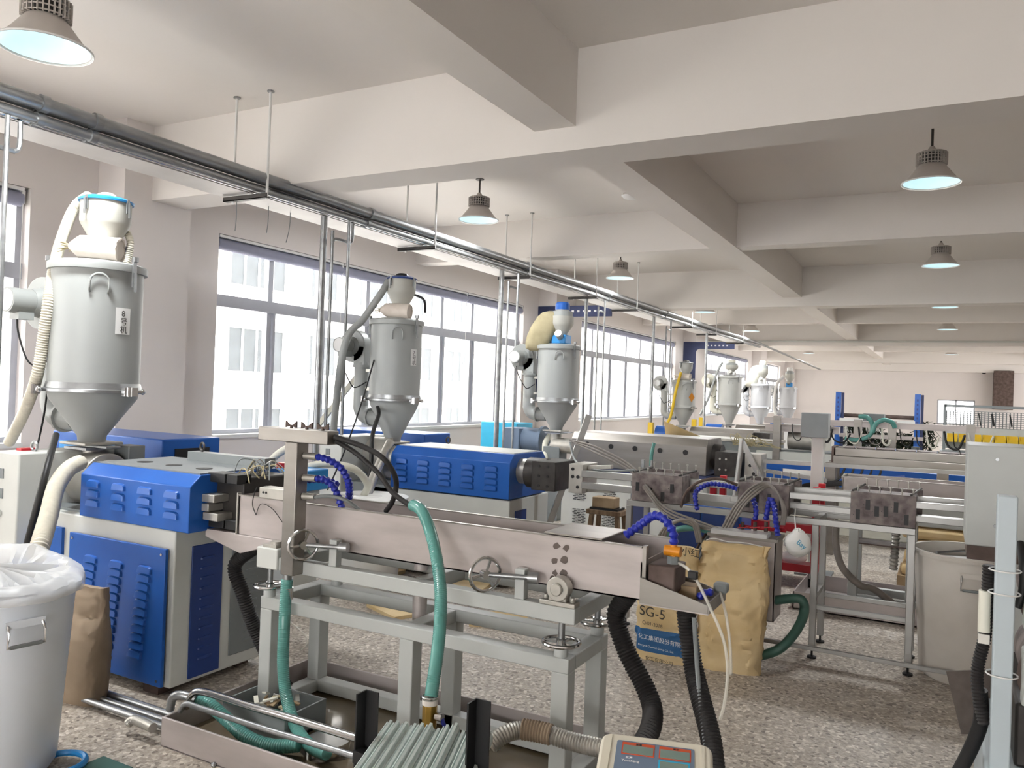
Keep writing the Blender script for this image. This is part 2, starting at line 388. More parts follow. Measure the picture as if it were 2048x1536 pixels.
run('water_pipe', -5.235, 3.41, .02, 'galv', 'thin dull pipe behind the thickest overhead pipe', y1=25.0)
M().cyl((-5.16, 26.0, 3.43), (-4.75, 36.5, 3.05), .035, n=10).put('water_pipe', 'galv', label='sloping pipe leaving the far end of the overhead rack', cat='pipe')
for k, y in enumerate((.4, 4.98, 7.53, 9.9, 12.3, 14.3, 18, 20.2, 23.3)):
    t = thing('pipe_hanger', '%s hanger with two rods and crossbar on the overhead rack' % ['nearest', 'second', 'third', 'fourth', 'fifth', 'sixth', 'seventh', 'eighth', 'ninth'][k], 'pipe hanger', (-5.3, y, 3.25), 'hangers of the overhead pipe rack')
    M().cyl((-5.12, y, 3.24), (-5.12, y, ZC), .011, n=8).put('rod', 'white', t); M().cyl((-5.52, y, 3.24), (-5.52, y, ZC), .011, n=8).put('rod', 'white', t)
    m = M(); m.box(-5.62, -5.10, y - .025, y + .025, 3.255, 3.262); m.box(-5.62, -5.10, y - .025, y - .02, 3.255, 3.295); m.put('crossbar', 'darksteel', t)
    m = M(); m.cyl((-5.12, y, ZC - .012), (-5.12, y, ZC), .03, n=8); m.cyl((-5.52, y, ZC - .012), (-5.52, y, ZC), .03, n=8); m.put('ceiling_plate', 'galv', t)
def riser(y, x, r, zb, label, zt=3.3, m_='galv', sub=None):
    M().tube([(x, y, zt), (x, y, zb)] if not sub else sub, r, n=10, sub=5).put('riser_pipe', m_, label=label, cat='pipe')
riser(5.9, -5.3, .032, 0, 'stout riser pipe dropping behind the floor stand with the square column')
riser(9.42, -5.3, .034, 0, 'stout riser pipe before the far end of the second window', m_='galv')
riser(12.32, -5.3, .03, 0, 'stout riser pipe just behind the hopper with the tan dust bag')
riser(15.85, -5.3, .03, 0, 'riser pipe by the hopper with an orange warning sign')
riser(20.0, -5.3, .03, 0, 'slim far riser pipe before the fourth window')
for k, (y, l) in enumerate(((2.98, 'frontmost by the first window'), (6.25, 'behind the second hopper dryer'), (9.8, 'just before the hopper with the tan dust bag'), (13.0, 'in front of the third window'), (16.8, 'by the fourth hopper dryer'))):
    z = 3.3
    M().tube([(-5.24, y, z), (-5.24, y, z - .16), (-5.24, y - .03, z - .2), (-5.24, y - .06, z - .2), (-5.24, y - .24, z - .2), (-5.24, y - .29, z - .24), (-5.24, y - .29, z - .3), (-5.24, y - .29, .7)], .016, n=8, sub=4).put('branch_pipe', 'galv', label='cranked thin branch pipe %s' % l, cat='pipe', group='cranked branch pipes')
    M().tube([(-5.2, y - .1, z), (-5.2, y - .1, .7)], .016, n=8).put('branch_pipe', 'galv', label='straight thin branch pipe %s' % l, cat='pipe', group='straight branch pipes')

# ------------------------------------------------------------------ high bay lamps
def make_lamp(loc, label, group):
    x, y, z = loc; t = thing('high_bay_lamp', label, 'lamp', loc, group)
    M().lathe((x, y, z), [(.238, -.008), (.23, 0), (.215, .015), (.11, .14), (.10, .155), (.10, .16), (.105, .155), (.20, .03), (.222, .006), (.238, 0)], 32, caps=False).put('lamp_shade', 'lampgrey', t)
    rf = M().lathe((x, y, z), [(.225, .002), (.205, .022), (.105, .135), (.001, .137)], 32, caps=False).put('reflector', 'led', t)
    M().torus((x, y, z), (0, 0, 1), .236, .006, 32, 6).put('rim', 'white', t)
    M().cyl((x, y, z + .15), (x, y, z + .25), .085, n=20).put('driver_core', 'lampdk', t)
    m = M()
    for i in range(28):
        a = 2 * PI * i / 28; c, s = math.cos(a), math.sin(a); m.bar((x + .118 * c, y + .118 * s, z + .155), (x + .118 * c, y + .118 * s, z + .26), .006, .018, up=(c, s, 0))
    for zz in (.165, .195, .225, .256): m.torus((x, y, z + zz), (0, 0, 1), .12, .0045, 28, 5)
    m.put('heat_sink', 'lampgrey', t)
    M().lathe((x, y, z), [(.12, .25), (.11, .268), (.04, .285), (.02, .32)], 20).put('cap', 'lampgrey', t)
    M().cyl((x, y, z + .31), (x, y, ZC), .011, n=8).put('stem', 'lampdk', t); M().cyl((x, y, ZC - .008), (x, y, ZC), .05, n=12).put('ceiling_plate', 'lampdk', t)
    d = bpy.data.lights.new('lamp_light', 'AREA'); d.shape = 'DISK'; d.size = .36; d.energy = LAMP_W; d.color = (.97, .99, 1.0)
    l = bpy.data.objects.new('lamp_light', d); COL.objects.link(l); l.parent = t; l.location = (0, 0, -.005)
    return t
LAMPS = [(90, 96, 2.6, 'large high bay lamp closest to the camera over the grey hopper'), (957, 440, 8.1, 'high bay lamp over the blue extruder, second of the window row'),
         (1240, 556, 12.9, 'high bay lamp of the window row, third from the front'), (1410, 624, 18.2, 'high bay lamp of the window row, fourth from the front'),
         (1502, 662, 23.6, 'high bay lamp of the window row, fifth from the front'), (1617, 707, 34.5, 'farthest high bay lamp of the window row'),
         (1862, 366, 7.9, 'high bay lamp on a long black stem over the aluminium table'), (1881, 531, 12.7, 'second high bay lamp of the aisle row'),
         (1890, 614, 18.0, 'third high bay lamp of the aisle row'), (1895, 659, 23.5, 'fourth high bay lamp of the aisle row'), (1903, 709, 34.5, 'farthest high bay lamp of the aisle row')]
for u, v, y, lab in LAMPS:
    p = P(u, v, y=y)
    make_lamp(tuple(p), lab, 'high bay lamps')
p = P(1262, 400, z=ZC - .09)
t = thing('dome_lamp', 'small white dome lamp on the ceiling beside the long beam', 'lamp', tuple(p))
M().lathe(p, [(.02, 0), (.09, .02), (.12, .05), (.1, .075)], 20).put('diffuser', 'white', t); M().cyl((p.x, p.y, p.z + .07), (p.x, p.y, ZC), .05, n=12).put('base', 'galv', t)
# ------------------------------------------------------------------ louvers shared by the sheet panels
def louver_mesh(w=.116, h=.040, d=.015, name='louver', matn='blue'):
    n = 9; vs = []
    for dep, sx, sz in ((0, 1.0, 1.0), (-d * .8, .90, .84), (-d, .86, .0)):
        for i in range(n):
            a = PI * i / (n - 1); c = math.cos(a); vs.append((math.copysign(abs(c) ** .45, c) * w / 2 * sx, dep, (max(0, math.sin(a)) ** .45) * h * sz))
    fs = [(k * n + i, k * n + i + 1, k * n + n + i + 1, k * n + n + i) for k in range(2) for i in range(n - 1)]
    me = bpy.data.meshes.new(name); me.from_pydata(vs, [], fs); me.shade_smooth(); me.set_sharp_from_angle(angle=math.radians(25)); me.materials.append(MATS[matn]); return me
LOUV = louver_mesh(); LOUVD = louver_mesh(.1, .014, .008, matn='bluedk'); LOUVG = louver_mesh(.1, .012, .006, matn='greydk')
def put_mesh(me, name, loc, parent, rotz=0, sc=1):
    o = bpy.data.objects.new(name, me); COL.objects.link(o); o.parent = parent; o.location = Vector(loc) - WL[parent.name]; o.rotation_euler = (0, 0, rotz); o.scale = (sc,) * 3; return o

# ------------------------------------------------------------------ hopper dryers
def hopper(cx, cy, R, z0, z1, z2, zt, label, body='greyhop', kind='roll', lidm='bluelt', blower=True, hose=None, tagtxt=None, face=None, ductm=None):
    t = thing('hopper_dryer', label, 'hopper dryer', (cx, cy, z0), 'hopper dryers along the window wall')
    d = Vector((-cx, -cy, 0)).normalized(); r = Vector((-d.y, d.x, 0))          # towards the aisle viewer and to its right
    c = Vector((cx, cy, 0)); k = R / .265; duct = ductm or body
    M().lathe((cx, cy, 0), [(R, z1), (R, z2 - .02), (R, z2)], 40).put('body', body, t)
    m = M().lathe((cx, cy, 0), [(R + .022, z2 - .045), (R + .025, z2 - .02), (R + .022, z2), (R - .01, z2 + .012), (R * .5, z2 + .03), (.05, z2 + .035)], 40); m.put('lid', body, t)
    m = M().lathe((cx, cy, 0), [(R + .012, z1 - .012), (R + .035, z1 - .010), (R + .035, z1 + .008), (R + .015, z1 + .012), (R + .004, z1 + .05)], 40); m.put('clamp_ring', 'galv' if body == 'greyhop' else body, t)
    M().lathe((cx, cy, 0), [(R, z1), (R * .96, z1 - .05), (.085 * k, z0 + .01), (.08 * k, z0 - .03)], 40).put('cone', body, t)
    M().box(cx - .13 * k, cx + .13 * k, cy - .13 * k, cy + .13 * k, z0 - .045, z0 - .028).put('flange', 'mould', t, bev=.004)
    m = M(); m.box(cx - .06, cx + .22 * k, cy - .05, cy + .05, z0 - .058, z0 - .047); m.box(cx - .11 * k, cx + .11 * k, cy - .11 * k, cy + .11 * k, z0 - .075, z0 - .06); m.put('slide_gate', 'galv', t)
    M().lathe((cx, cy, 0), [(.075 * k, z0 - .07), (.07 * k, z0 - .2), (.085 * k, z0 - .24)], 20).put('feed_neck', 'mould', t)
    def onbody(ang, rad, z): return c + (d * math.cos(ang) + r * math.sin(ang)) * rad + Vector((0, 0, z))
    for ang in (.70, -1.45):                                                    # toggle clamps of the ring
        a = onbody(ang, R + .045, z1); n_ = d * math.cos(ang) + r * math.sin(ang); s_ = r * math.cos(ang) - d * math.sin(ang)
        m = M(); m.bar(a - s_ * .05, a + s_ * .05, .03, .055); m.cyl(a - s_ * .02 + n_ * .02 + Vector((0, 0, -.03)), a - s_ * .02 + n_ * .02 + Vector((0, 0, .03)), .014, n=8); m.cyl(a + s_ * .03, a + s_ * .09, .012, n=8); m.sph(a + s_ * .1, .018, 8, 6); m.put('ring_clamp', 'chrome', t)
    for ang in (.75, -1.9):
        a = onbody(ang, R + .02, z2); n_ = d * math.cos(ang) + r * math.sin(ang)
        m = M(); m.bar(a + n_ * .008 + Vector((0, 0, .02)), a + n_ * .008 - Vector((0, 0, .14)), .028, .012, up=n_); m.bar(a + n_ * .016 + Vector((0, 0, -.05)), a + n_ * .02 - Vector((0, 0, .17)), .018, .008, up=n_); m.cyl(a + n_ * .012 + Vector((0, 0, .02)), a + n_ * .012 + Vector((0, 0, .05)), .02, n=8); m.put('latch', 'galv', t)
    pts = [onbody(a, R + q, z2 - zz) for a, q, zz in ((-.16, .0, .19), (-.16, .02, .17), (-.14, .025, .11), (-.03, .025, .08), (.1, .025, .08), (.2, .025, .11), (.22, .02, .17), (.22, 0, .19))]
    M().tube(pts, .007, n=6, sub=4).put('handle', body, t)
    if blower:
        px = cx - .42 * max(1, k * .95); pz = z1 + .30 * k
        b = thing('blower', None, None, (px, cy, pz)); b.parent = t; b.location = WL[b.name] - WL[t.name]
        M().tube([(px, cy, pz + .08), (px, cy, z1 - .02), (px + .005, cy, z1 - .1), (px + .05, cy, z1 - .165), (px + .12, cy, z1 - .185), (cx - .15, cy, z1 - .185)], .08 * k, n=16, sub=5).put('duct_pipe', duct, b)
        M().cyl((px, cy, pz + .03), (px, cy, pz + .055), .1 * k, n=16).put('duct_flange', duct, b); M().cyl((px + .12, cy, z1 - .185), (px + .14, cy, z1 - .185), .1 * k, n=16).put('duct_flange', duct, b)
        vx = px - .10 * k; vz = pz + .26 * k
        m = M(); m.cyl((vx, cy - .06 * k, vz), (vx, cy + .06 * k, vz), .175 * k, n=28); m.box(px - .075 * k, px + .075 * k, cy - .06 * k, cy + .06 * k, pz + .05, vz); m.put('blower_housing', duct, b, bev=.008)
        m = M(); m.cyl((vx, cy - .06 * k, vz), (vx, cy - .12 * k, vz), .10 * k, .085 * k, n=20); m.cyl((vx, cy - .12 * k, vz), (vx, cy - .27 * k, vz), .082 * k, n=20); m.box(vx - .05, vx + .05, cy - .22 * k, cy - .12 * k, vz - .12 * k, vz - .05); m.put('blower_motor', duct, b)
        m = M(); m.cyl((vx, cy - .272 * k, vz), (vx, cy - .27 * k, vz), .07 * k, n=16); m.put('fan_grille', 'white', b)
        M().tube([(vx, cy - .2 * k, vz - .12), (vx + .02, cy - .2, vz - .22), (vx + .12, cy - .2, vz - .38), (px + .05, cy - .15, vz - .42), (cx - R - .02, cy - .1, vz - .36)], .006, n=5).put('motor_cable', 'black', b)
        m = M(); m.bar((px, cy, pz), (cx - R + .02, cy, pz), .05, .03); m.bar((px, cy, z1 + .1), (cx - R + .02, cy, z1 + .1), .05, .03); m.put('duct_bracket', 'mould', b)
    q = c + r * .03                                                             # vacuum loader on the lid
    rb = .15 * k; zb = z2 + .04; H = zt - zb
    l = thing('vacuum_loader', None, None, (q.x, q.y, zb)); l.parent = t; l.location = WL[l.name] - WL[t.name]
    if kind == 'roll':
        M().lathe(q, [(.06 * k, zb), (.06 * k, zb + H * .2), (rb * .95, zb + H * .55), (rb, zb + H * .6), (rb, zb + H * .92)], 28).put('collector_bowl', 'loader' if body == 'greyhop' else body, l)
        m = M().lathe(q, [(rb + .012, zb + H * .90), (rb + .016, zb + H * .93), (rb * .9, zb + H * .97), (rb * .3, zb + H)], 28); m.put('collector_lid', lidm, l)
        m = M(); m.torus(q + d * .01 + Vector((0, 0, zb + H)), r, .05, .014, 12, 6, 0, PI); m.sph(q + Vector((0, 0, zb + H)), .06, 10, 6, (1.2, 1, .5)); m.put('lid_elbow', 'cream' if lidm == 'bluelt' else 'darksteel', l)
        for ang in (.85, -.75):
            n_ = d * math.cos(ang) + r * math.sin(ang); a = q + n_ * (rb + .012) + Vector((0, 0, zb + H * .9))
            m = M(); m.bar(a + Vector((0, 0, .02)), a - Vector((0, 0, .07)), .02, .01, up=n_); m.bar(a + n_ * .012, a + n_ * .016 - Vector((0, 0, .10)), .012, .008, up=n_); m.put('lid_clip', 'galv', l)
        a0 = c - r * .12 + d * .06 + Vector((0, 0, z2 + .105 * k)); a1 = c + r * .12 + d * .16 + Vector((0, 0, z2 + .09 * k)); ax = (a1 - a0).normalized(); L = (a1 - a0).length
        m = M().lathe(a0, [(.02, -.05), (.045 * k, -.02), (.07 * k, .01), (.075 * k, .05), (.078 * k, L * .5), (.076 * k, L - .03), (.08 * k, L - .015), (.08 * k, L), (.066 * k, L + .004), (.064 * k, L - .004)], 24, axis=ax)
        for i in range(len(m.v)):
            m.v[i] = tuple(v_ + random.uniform(-.003, .003) for v_ in m.v[i])
        m.put('filter_bag', 'canvas', l)
        m = M()
        for i in range(9): m.cyl(a0 - ax * .02, a0 - ax * .085 + Vector((random.uniform(-.03, .03), random.uniform(-.03, .03), random.uniform(-.05, .02))), .004, n=4)
        m.put('bag_tie', 'tan', l)
        M().box(q.x - .05, q.x + .05, q.y + .02, q.y + .12, z2 + .03, z2 + .15).put('valve_box', 'bluedk', l)
    else:
        M().lathe(q, [(.07 * k, zb + H * .0), (.07 * k, zb + H * .24), (rb * .92, zb + H * .42), (rb, zb + H * .48), (rb, zb + H * .66)], 28).put('collector_bowl', 'loader', l)
        M().lathe(q, [(rb * .9, zb + H * .66), (rb * .88, zb + H * .78), (rb * .6, zb + H * .8), (rb * .58, zb + H * .97), (rb * .4, zb + H)], 24).put('suction_motor', 'greyhop', l)
        M().lathe(q, [(rb * .62, zb + H * .83), (rb * .62, zb + H * .97), (rb * .5, zb + H * 1.01)], 24).put('motor_cap', lidm, l)
        m = M(); m.box(q.x - .1, q.x + .1, q.y - .1, q.y + .1, z2 + .03, zb + H * .2); m.put('valve_box', 'bluelt' if lidm != 'cream' else 'white', l, bev=.01)
        m = M(); m.cyl(q + d * .1 - r * .02 + Vector((0, 0, zb + H * .15)), q + d * .2 - r * .05 + Vector((0, 0, zb + H * .22)), .045 * k, n=12); m.put('inlet', 'mould', l)
        if kind == 'bag':
            o = q - r * .22 + d * .02; m = M()
            prof = [(.03, .90), (.11, .86), (.15, .74), (.17, .5), (.17, .3), (.155, .1), (.12, -.04), (.05, -.10)]
            vs = []; n = 14
            for rr, hh in prof:
                cc = o - r * (.12 * (1 - hh)) * k + r * .1 * hh + Vector((0, 0, z2 - .02 + hh * H * 1.0))
                for i in range(n):
                    a = 2 * PI * i / n; w_ = rr * (1 + random.uniform(-.06, .06)) * k; ca = math.cos(a); vs.append(cc + r * math.copysign(abs(ca) ** .6, ca) * w_ + d * math.sin(a) * w_ * .5)
            m.add(vs, [(j * n + i, j * n + (i + 1) % n, j * n + n + (i + 1) % n, j * n + n + i) for j in range(len(prof) - 1) for i in range(n)] + [tuple(range(n)), tuple(range(len(prof) * n - 1, (len(prof) - 1) * n - 1, -1))])
            m.put('dust_bag', 'tan' if body == 'greyhop' else 'cream', l)
    if tagtxt:
        ang, zz, w, h = tagtxt[1:]
        n_ = d * math.cos(ang) + r * math.sin(ang); s_ = r * math.cos(ang) - d * math.sin(ang); a = c + n_ * (R + .004) + Vector((0, 0, zz))
        p = M(); p.add([a + s_ * x + n_ * (-x * x / (2 * R)) + Vector((0, 0, z)) for z in (0, h) for x in (-w / 2, -w / 4, 0, w / 4, w / 2)], [(i, i + 1, 6 + i, 5 + i) for i in range(4)])
        p = p.put('number_card', 'white', t, label='white card with the machine number')
        for j, ch in enumerate(tagtxt[0]):
            text(ch, 'card_text', h * .31, 'ink', a + n_ * .003 - s_ * (h * .14 if ord(ch) > 255 else h * .09) + Vector((0, 0, h * (.68 - .31 * j))), s_, (0, 0, 1), p)
    return t
h1 = hopper(-4.82, 3.27, .268, 1.30, 1.60, 2.40, 2.85, 'largest grey hopper dryer with light blue loader lid and number card', tagtxt=('8号机', .58, 1.96, .10, .165))
h2 = hopper(-4.8, 6.45, .25, 1.18, 1.56, 2.34, 2.79, 'grey hopper dryer with cloth filter roll above the blue louvered extruder', lidm='bluedk', tagtxt=('7号机', .75, 1.9, .075, .16))
h3 = hopper(-4.55, 9.71, .275, 1.217, 1.567, 2.306, 2.884, 'grey hopper dryer with tan dust bag and blue capped loader', kind='bag', lidm='blue')
mat('whitehop', '#c6c8cc', .45, .05, var=.05); mat('palehop', '#b0b1ad', .45, .08, var=.06)
h4 = hopper(-4.8, 16.45, .235, 1.12, 1.46, 2.02, 2.42, 'pale hopper dryer with orange warning sign', body='palehop', lidm='greydk')
h5 = hopper(-4.8, 20.5, .28, 1.07, 1.52, 2.24, 2.65, 'pale hopper dryer with cream blower duct behind the stainless extruder', body='palehop', kind='motor', lidm='cream', ductm='cream')
h6 = hopper(-4.8, 24.4, .285, .98, 1.44, 2.12, 2.82, 'white hopper dryer with long pale dust bag', body='whitehop', kind='bag', lidm='cream')
h7 = hopper(-4.8, 29.1, .28, 1.0, 1.42, 2.12, 2.82, 'farthest white hopper dryer against the end wall', body='whitehop', kind='motor', lidm='white')
d4 = Vector((4.8, -16.45, 0)).normalized(); r4 = Vector((-d4.y, d4.x, 0)); a = Vector((-4.8, 16.45, 1.68)) + (d4 * .75 + r4 * .66) * .242
m = M(); m.add([a + Vector((0, 0, .1)), a + (r4 * .75 - d4 * .66) * .08, a - Vector((0, 0, .1)), a - (r4 * .75 - d4 * .66) * .08], [(0, 1, 2, 3)]); m.put('warning_sign', 'orange', h4)
# material hoses of the first three dryers
def hose(pts, r, matn, label, rib=None, name=None, n=12, sub=8, cat=None, group=None, r2=None):
    w = ' ' + label + ' '
    kind = [k_ for k_ in ('cable', 'conduit', 'wire', 'strap', 'lance', 'joint', 'pipe', 'tube') if ' %s ' % k_ in w]
    nm = {'cable': 'power_cable', 'conduit': 'cable_conduit', 'lance': 'suction_lance', 'joint': 'hose_joint'}
    name = name or (nm.get(kind[0], kind[0]) if kind else 'corrugated_hose' if 'corrugated' in w else 'spiral_hose' if 'spiral' in w else 'hose'); cat = cat or (kind[0] if kind else 'hose')
    return M().tube(pts, r, n=n, sub=sub, rib=rib, r2=r2).put(name, matn, label=label, cat=cat, group=group)
mat('creamhose', '#d9d4c4', .5, var=.12, scale=30)
hose([P(178, 392, y=3.3), P(150, 415, y=3.3), P(128, 465, y=3.2), P(112, 520, y=3.1), P(98, 600, y=3.0), P(85, 690, y=3.0), P(72, 760, y=3.0), P(48, 825, y=3.05), P(18, 885, y=3.15)], .034, 'creamhose', 'long cream ribbed hose hanging beside the largest hopper', rib=(.016, .0025))
hose([P(247, 455, y=3.42), P(260, 480, y=3.42), P(258, 510, y=3.42), P(252, 530, y=3.4)], .022, 'creamhose', 'short cream hose from loader to the largest hopper lid', rib=(.014, .002))
hose([P(160, 925, y=3.05), P(135, 940, y=2.9), P(112, 975, y=2.75), P(98, 1030, y=2.6), P(82, 1085, y=2.45), P(70, 1120, y=2.4)], .045, 'creamhose', 'cream ribbed hose dropping into the white bin', rib=(.018, .003))
hose([P(112, 870, y=3.0), P(98, 920, y=2.8), P(80, 990, y=2.7), P(62, 1060, y=2.68), P(55, 1085, y=2.7)], .02, 'black', 'thick black cable beside the first gearbox')
hose([P(95, 775, y=3.1), P(88, 830, y=3.1), P(75, 890, y=3.0)], .006, 'black', 'thin black cable under the largest hopper')
hose([P(782, 555, y=6.4), P(760, 590, y=6.3), P(725, 640, y=6.2), P(698, 668, y=6.1), P(684, 715, y=6.05), P(675, 780, y=6.1), P(667, 862, y=6.2)], .035, 'greyhop', 'long grey hose hanging from the second loader')
hose([P(830, 590, y=6.3), P(848, 600, y=6.3), P(850, 625, y=6.35)], .012, 'black', 'short black hose by the cloth filter roll')
hose([P(780, 885, y=6.1), P(765, 915, y=5.9), P(745, 960, y=5.6), P(732, 1000, y=5.4)], .04, 'mould', 'straight grey suction lance standing in the lidded drum')
hose([P(748, 720, y=6.2), P(725, 800, y=6.0), P(690, 900, y=5.7), P(655, 980, y=5.4)], .007, 'black', 'thin black cable slung below the second blower')
hose([P(755, 815, y=6.2), P(757, 830, y=6.1), P(745, 870, y=6.0), P(742, 930, y=5.9), P(735, 985, y=5.85)], .02, 'black', 'thick black cable below the second hopper elbow')
hose([P(1100, 870, y=9.9), P(1090, 890, y=9.7), P(1092, 930, y=9.5)], .04, 'cream', 'grey feed hose under the hopper with the tan dust bag')
hose([P(1362, 745, y=16.2), P(1352, 780, y=16.1), P(1342, 830, y=16.1), P(1332, 850, y=16)], .03, 'yellow', 'yellow hose beside the hopper with the orange sign')
hose([P(1445, 725, y=20.4), P(1432, 750, y=20.3), P(1415, 800, y=20.2), P(1400, 830, y=20)], .03, 'greyhop', 'grey hose beside the cream duct hopper')
hose([P(1568, 752, y=29), P(1553, 770, y=28.9), P(1548, 810, y=28.8), P(1552, 830, y=28.8)], .05, 'white', 'white hose of the farthest hopper')
M().bar(P(782, 668, y=6.8), P(625, 865, y=6.5), .05, .05).put('brace_bar', 'cream', label='slanted pale brace bar behind the second hopper', cat='bar')
# ------------------------------------------------------------------ first extruder (blue, front left)
e = thing('extruder', 'blue and grey extruder under the largest hopper with tall louvered front door', 'extruder', (-4.3, 3.25, 0))
m = M(); m.box(-5.05, -3.57, 2.92, 3.62, .05, .885)
m.put('base_frame', 'greylt', e, bev=.008)
for x in (-4.9, -3.72):
    for y in (2.97, 3.5): M().box(x - .06, x + .06, y - .05, y + .05, 0, .06).put('foot', 'rust', e)
dr = M().box(-4.42, -3.60, 2.885, 2.905, .06, .79).put('front_door', 'blue', e, bev=.003)
for u, v0, v1, n in ((182, 1120, 1272, 11), (233, 1131, 1291, 11), (290, 1142, 1310, 11)):
    for i in range(n):
        p = P(u - 2.0 * i, v0 + (v1 - v0) * i / (n - 1), y=2.885); put_mesh(LOUV, 'louver', (p.x, 2.886, p.z - .01), dr)
for x, z in ((-4.39, .76), (-3.63, .76), (-3.63, .09)): M().cyl((x, 2.88, z), (x, 2.887, z), .008, n=8).put('bolt', 'chrome', dr)
dl = M().box(-5.0, -4.52, 2.90, 2.925, .3, .80).put('front_panel', 'blue', e, bev=.003)
sp = M().box(-3.575, -3.562, 3.03, 3.24, .07, .79).put('side_panel', 'bluedk', e, bev=.003)
for i in range(11): put_mesh(LOUVD, 'louver', (-3.562, 3.135, .16 + .055 * i), sp, PI / 2)
sp = M().box(-3.575, -3.563, 3.31, 3.60, .12, .76).put('side_panel', 'greydk', e, bev=.003)
for i in range(12): put_mesh(LOUVG, 'louver', (-3.563, 3.46, .18 + .045 * i), sp, PI / 2)
cv = M().prism([(2.90, .89), (2.90, 1.13), (2.97, 1.19), (3.52, 1.19), (3.58, 1.13), (3.58, .89)], 'x', -4.36, -3.45).put('barrel_cover', 'blue', e, bev=.004)
for j, x in enumerate((-4.24, -4.02, -3.80, -3.585)):
    for i in range(3): put_mesh(LOUV, 'louver', (x, 2.90, .955 + .055 * i), cv)
tp = M().box(-4.34, -3.47, 2.98, 3.50, 1.19, 1.196).put('cover_top', 'greydk', e)
for x in (-4.15, -3.9, -3.65): M().cyl((x, 3.16, 1.196), (x, 3.16, 1.198), .045, n=20).put('vent_hole', 'black', tp)
M().box(-4.1, -3.45, 3.42, 3.5, 1.196, 1.25).put('cable_duct', 'greydk', e)
m = M(); m.torus((-4.02, 3.46, 1.28), (.3, 1, 0), .026, .007, 14, 6); m.put('lifting_eye', 'darksteel', e)
gh = M().box(-5.05, -4.80, 2.80, 3.55, .60, 1.22).put('gearbox_housing', 'greylt', e, bev=.01)
for z in (1.09, .97): M().box(-4.99, -4.945, 2.795, 2.803, z - .03, z + .03).put('switch_window', 'greydk', gh)
m = M(); m.cyl((-4.97, 2.79, .85), (-4.97, 2.805, .85), .022, n=12); m.put('lock', 'chrome', gh); m = M(); m.torus((-4.9, 2.95, 1.25), (0, 1, 0), .028, .008, 14, 6); m.put('lifting_eye', 'galv', gh)
M().box(-5.0, -4.95, 2.9, 3.0, 1.22, 1.235).put('emergency_button', 'red', gh)
m = M(); m.cyl((-4.8, 3.25, 1.04), (-4.62, 3.25, 1.04), .17, n=28); m.cyl((-4.62, 3.25, 1.04), (-4.56, 3.25, 1.04), .13, n=28); m.put('gearbox', 'mould', e, bev=.006)
M().cyl((-4.56, 3.25, 1.04), (-4.36, 3.25, 1.04), .075, n=20).put('barrel', 'mould', e); M().box(-4.95, -4.4, 2.98, 3.55, .885, .90).put('deck_plate', 'greydk', e)
M().box(-4.75, -4.6, 3.38, 3.5, .9, 1.25).put('terminal_box', 'greydk', e, bev=.005)
# die head
dh = thing('die_head', None, None, (-3.4, 3.22, .88)); dh.parent = e; dh.location = WL[dh.name] - WL[e.name]
m = M(); m.cyl((-3.47, 3.24, 1.04), (-3.28, 3.24, 1.04), .15, n=24); m.cyl((-3.28, 3.24, 1.04), (-3.24, 3.24, 1.04), .09, n=24); m.put('die_body', 'darksteel', dh, bev=.004)
for z in (1.15, .91): M().box(-3.47, -3.34, 3.03, 3.13, z, z + .05).put('clamp_block', 'black', dh, bev=.004); M().box(-3.33, -3.25, 3.03, 3.13, z, z + .05).put('clamp_block', 'black', dh, bev=.004)
for x0, x1, z in ((-3.50, -3.40, 1.00), (-3.46, -3.36, 1.05), (-3.44, -3.33, .955)): M().box(x0, x1, 2.98, 3.08, z, z + .04).put('clamp_bolt_block', 'mould', dh, bev=.003)
M().box(-3.49, -3.25, 3.08, 3.42, .905, 1.18).put('heater_band', 'darksteel', dh, bev=.01)
for i in range(14):
    a = Vector((-3.46 + random.uniform(0, .2), 3.15 + random.uniform(-.05, .2), 1.19)); b = a + Vector((random.uniform(-.05, .2), random.uniform(-.15, .15), random.uniform(-.03, .0)))
    M().tube([a, a.lerp(b, .3) + Vector((random.uniform(-.03, .03), 0, random.uniform(.03, .09))), a.lerp(b, .7) + Vector((0, random.uniform(-.03, .03), random.uniform(.02, .08))), b], .0035, n=5, sub=5).put('heater_wire', random.choice(['tan', 'greydk', 'mould']), dh)
# electric cabinet behind the first extruder
t = thing('control_cabinet', 'blue and light blue control cabinet behind the first extruder', 'cabinet', (-5.6, 3.95, 0))
M().box(-6.0, -4.75, 3.75, 4.25, 0, 1.27).put('cabinet_body', 'blue', t, bev=.01); M().box(-4.75, -4.745, 3.85, 4.15, 1.05, 1.2).put('cabinet_window', 'black', t)
M().box(-5.9, -5.2, 3.74, 3.752, .2, 1.2).put('cabinet_door', 'bluelt', t)
# ------------------------------------------------------------------ second extruder
e = thing('extruder', 'blue extruder with five columns of louvers under the second hopper', 'extruder', (-3.9, 6.35, 0))
m = M(); m.box(-4.75, -3.22, 6.0, 6.75, .05, .76); m.put('base_frame', 'greylt', e, bev=.008)
M().box(-4.6, -3.35, 5.985, 6.003, .1, .58).put('front_panel', 'blue', e, bev=.003); M().box(-3.222, -3.21, 6.1, 6.3, .1, .66).put('side_panel', 'bluedk', e)
cv = M().prism([(5.98, .77), (5.98, 1.08), (6.06, 1.15), (6.6, 1.15), (6.68, 1.08), (6.68, .77)], 'x', -4.46, -3.22).put('barrel_cover', 'blue', e, bev=.004)
for j in range(5):
    for i in range(4): put_mesh(LOUV, 'louver', (-4.34 + .235 * j, 5.98, .835 + .055 * i), cv, 0, 1.15)
M().box(-4.44, -3.24, 6.08, 6.58, 1.15, 1.156).put('cover_top', 'greylt', e)
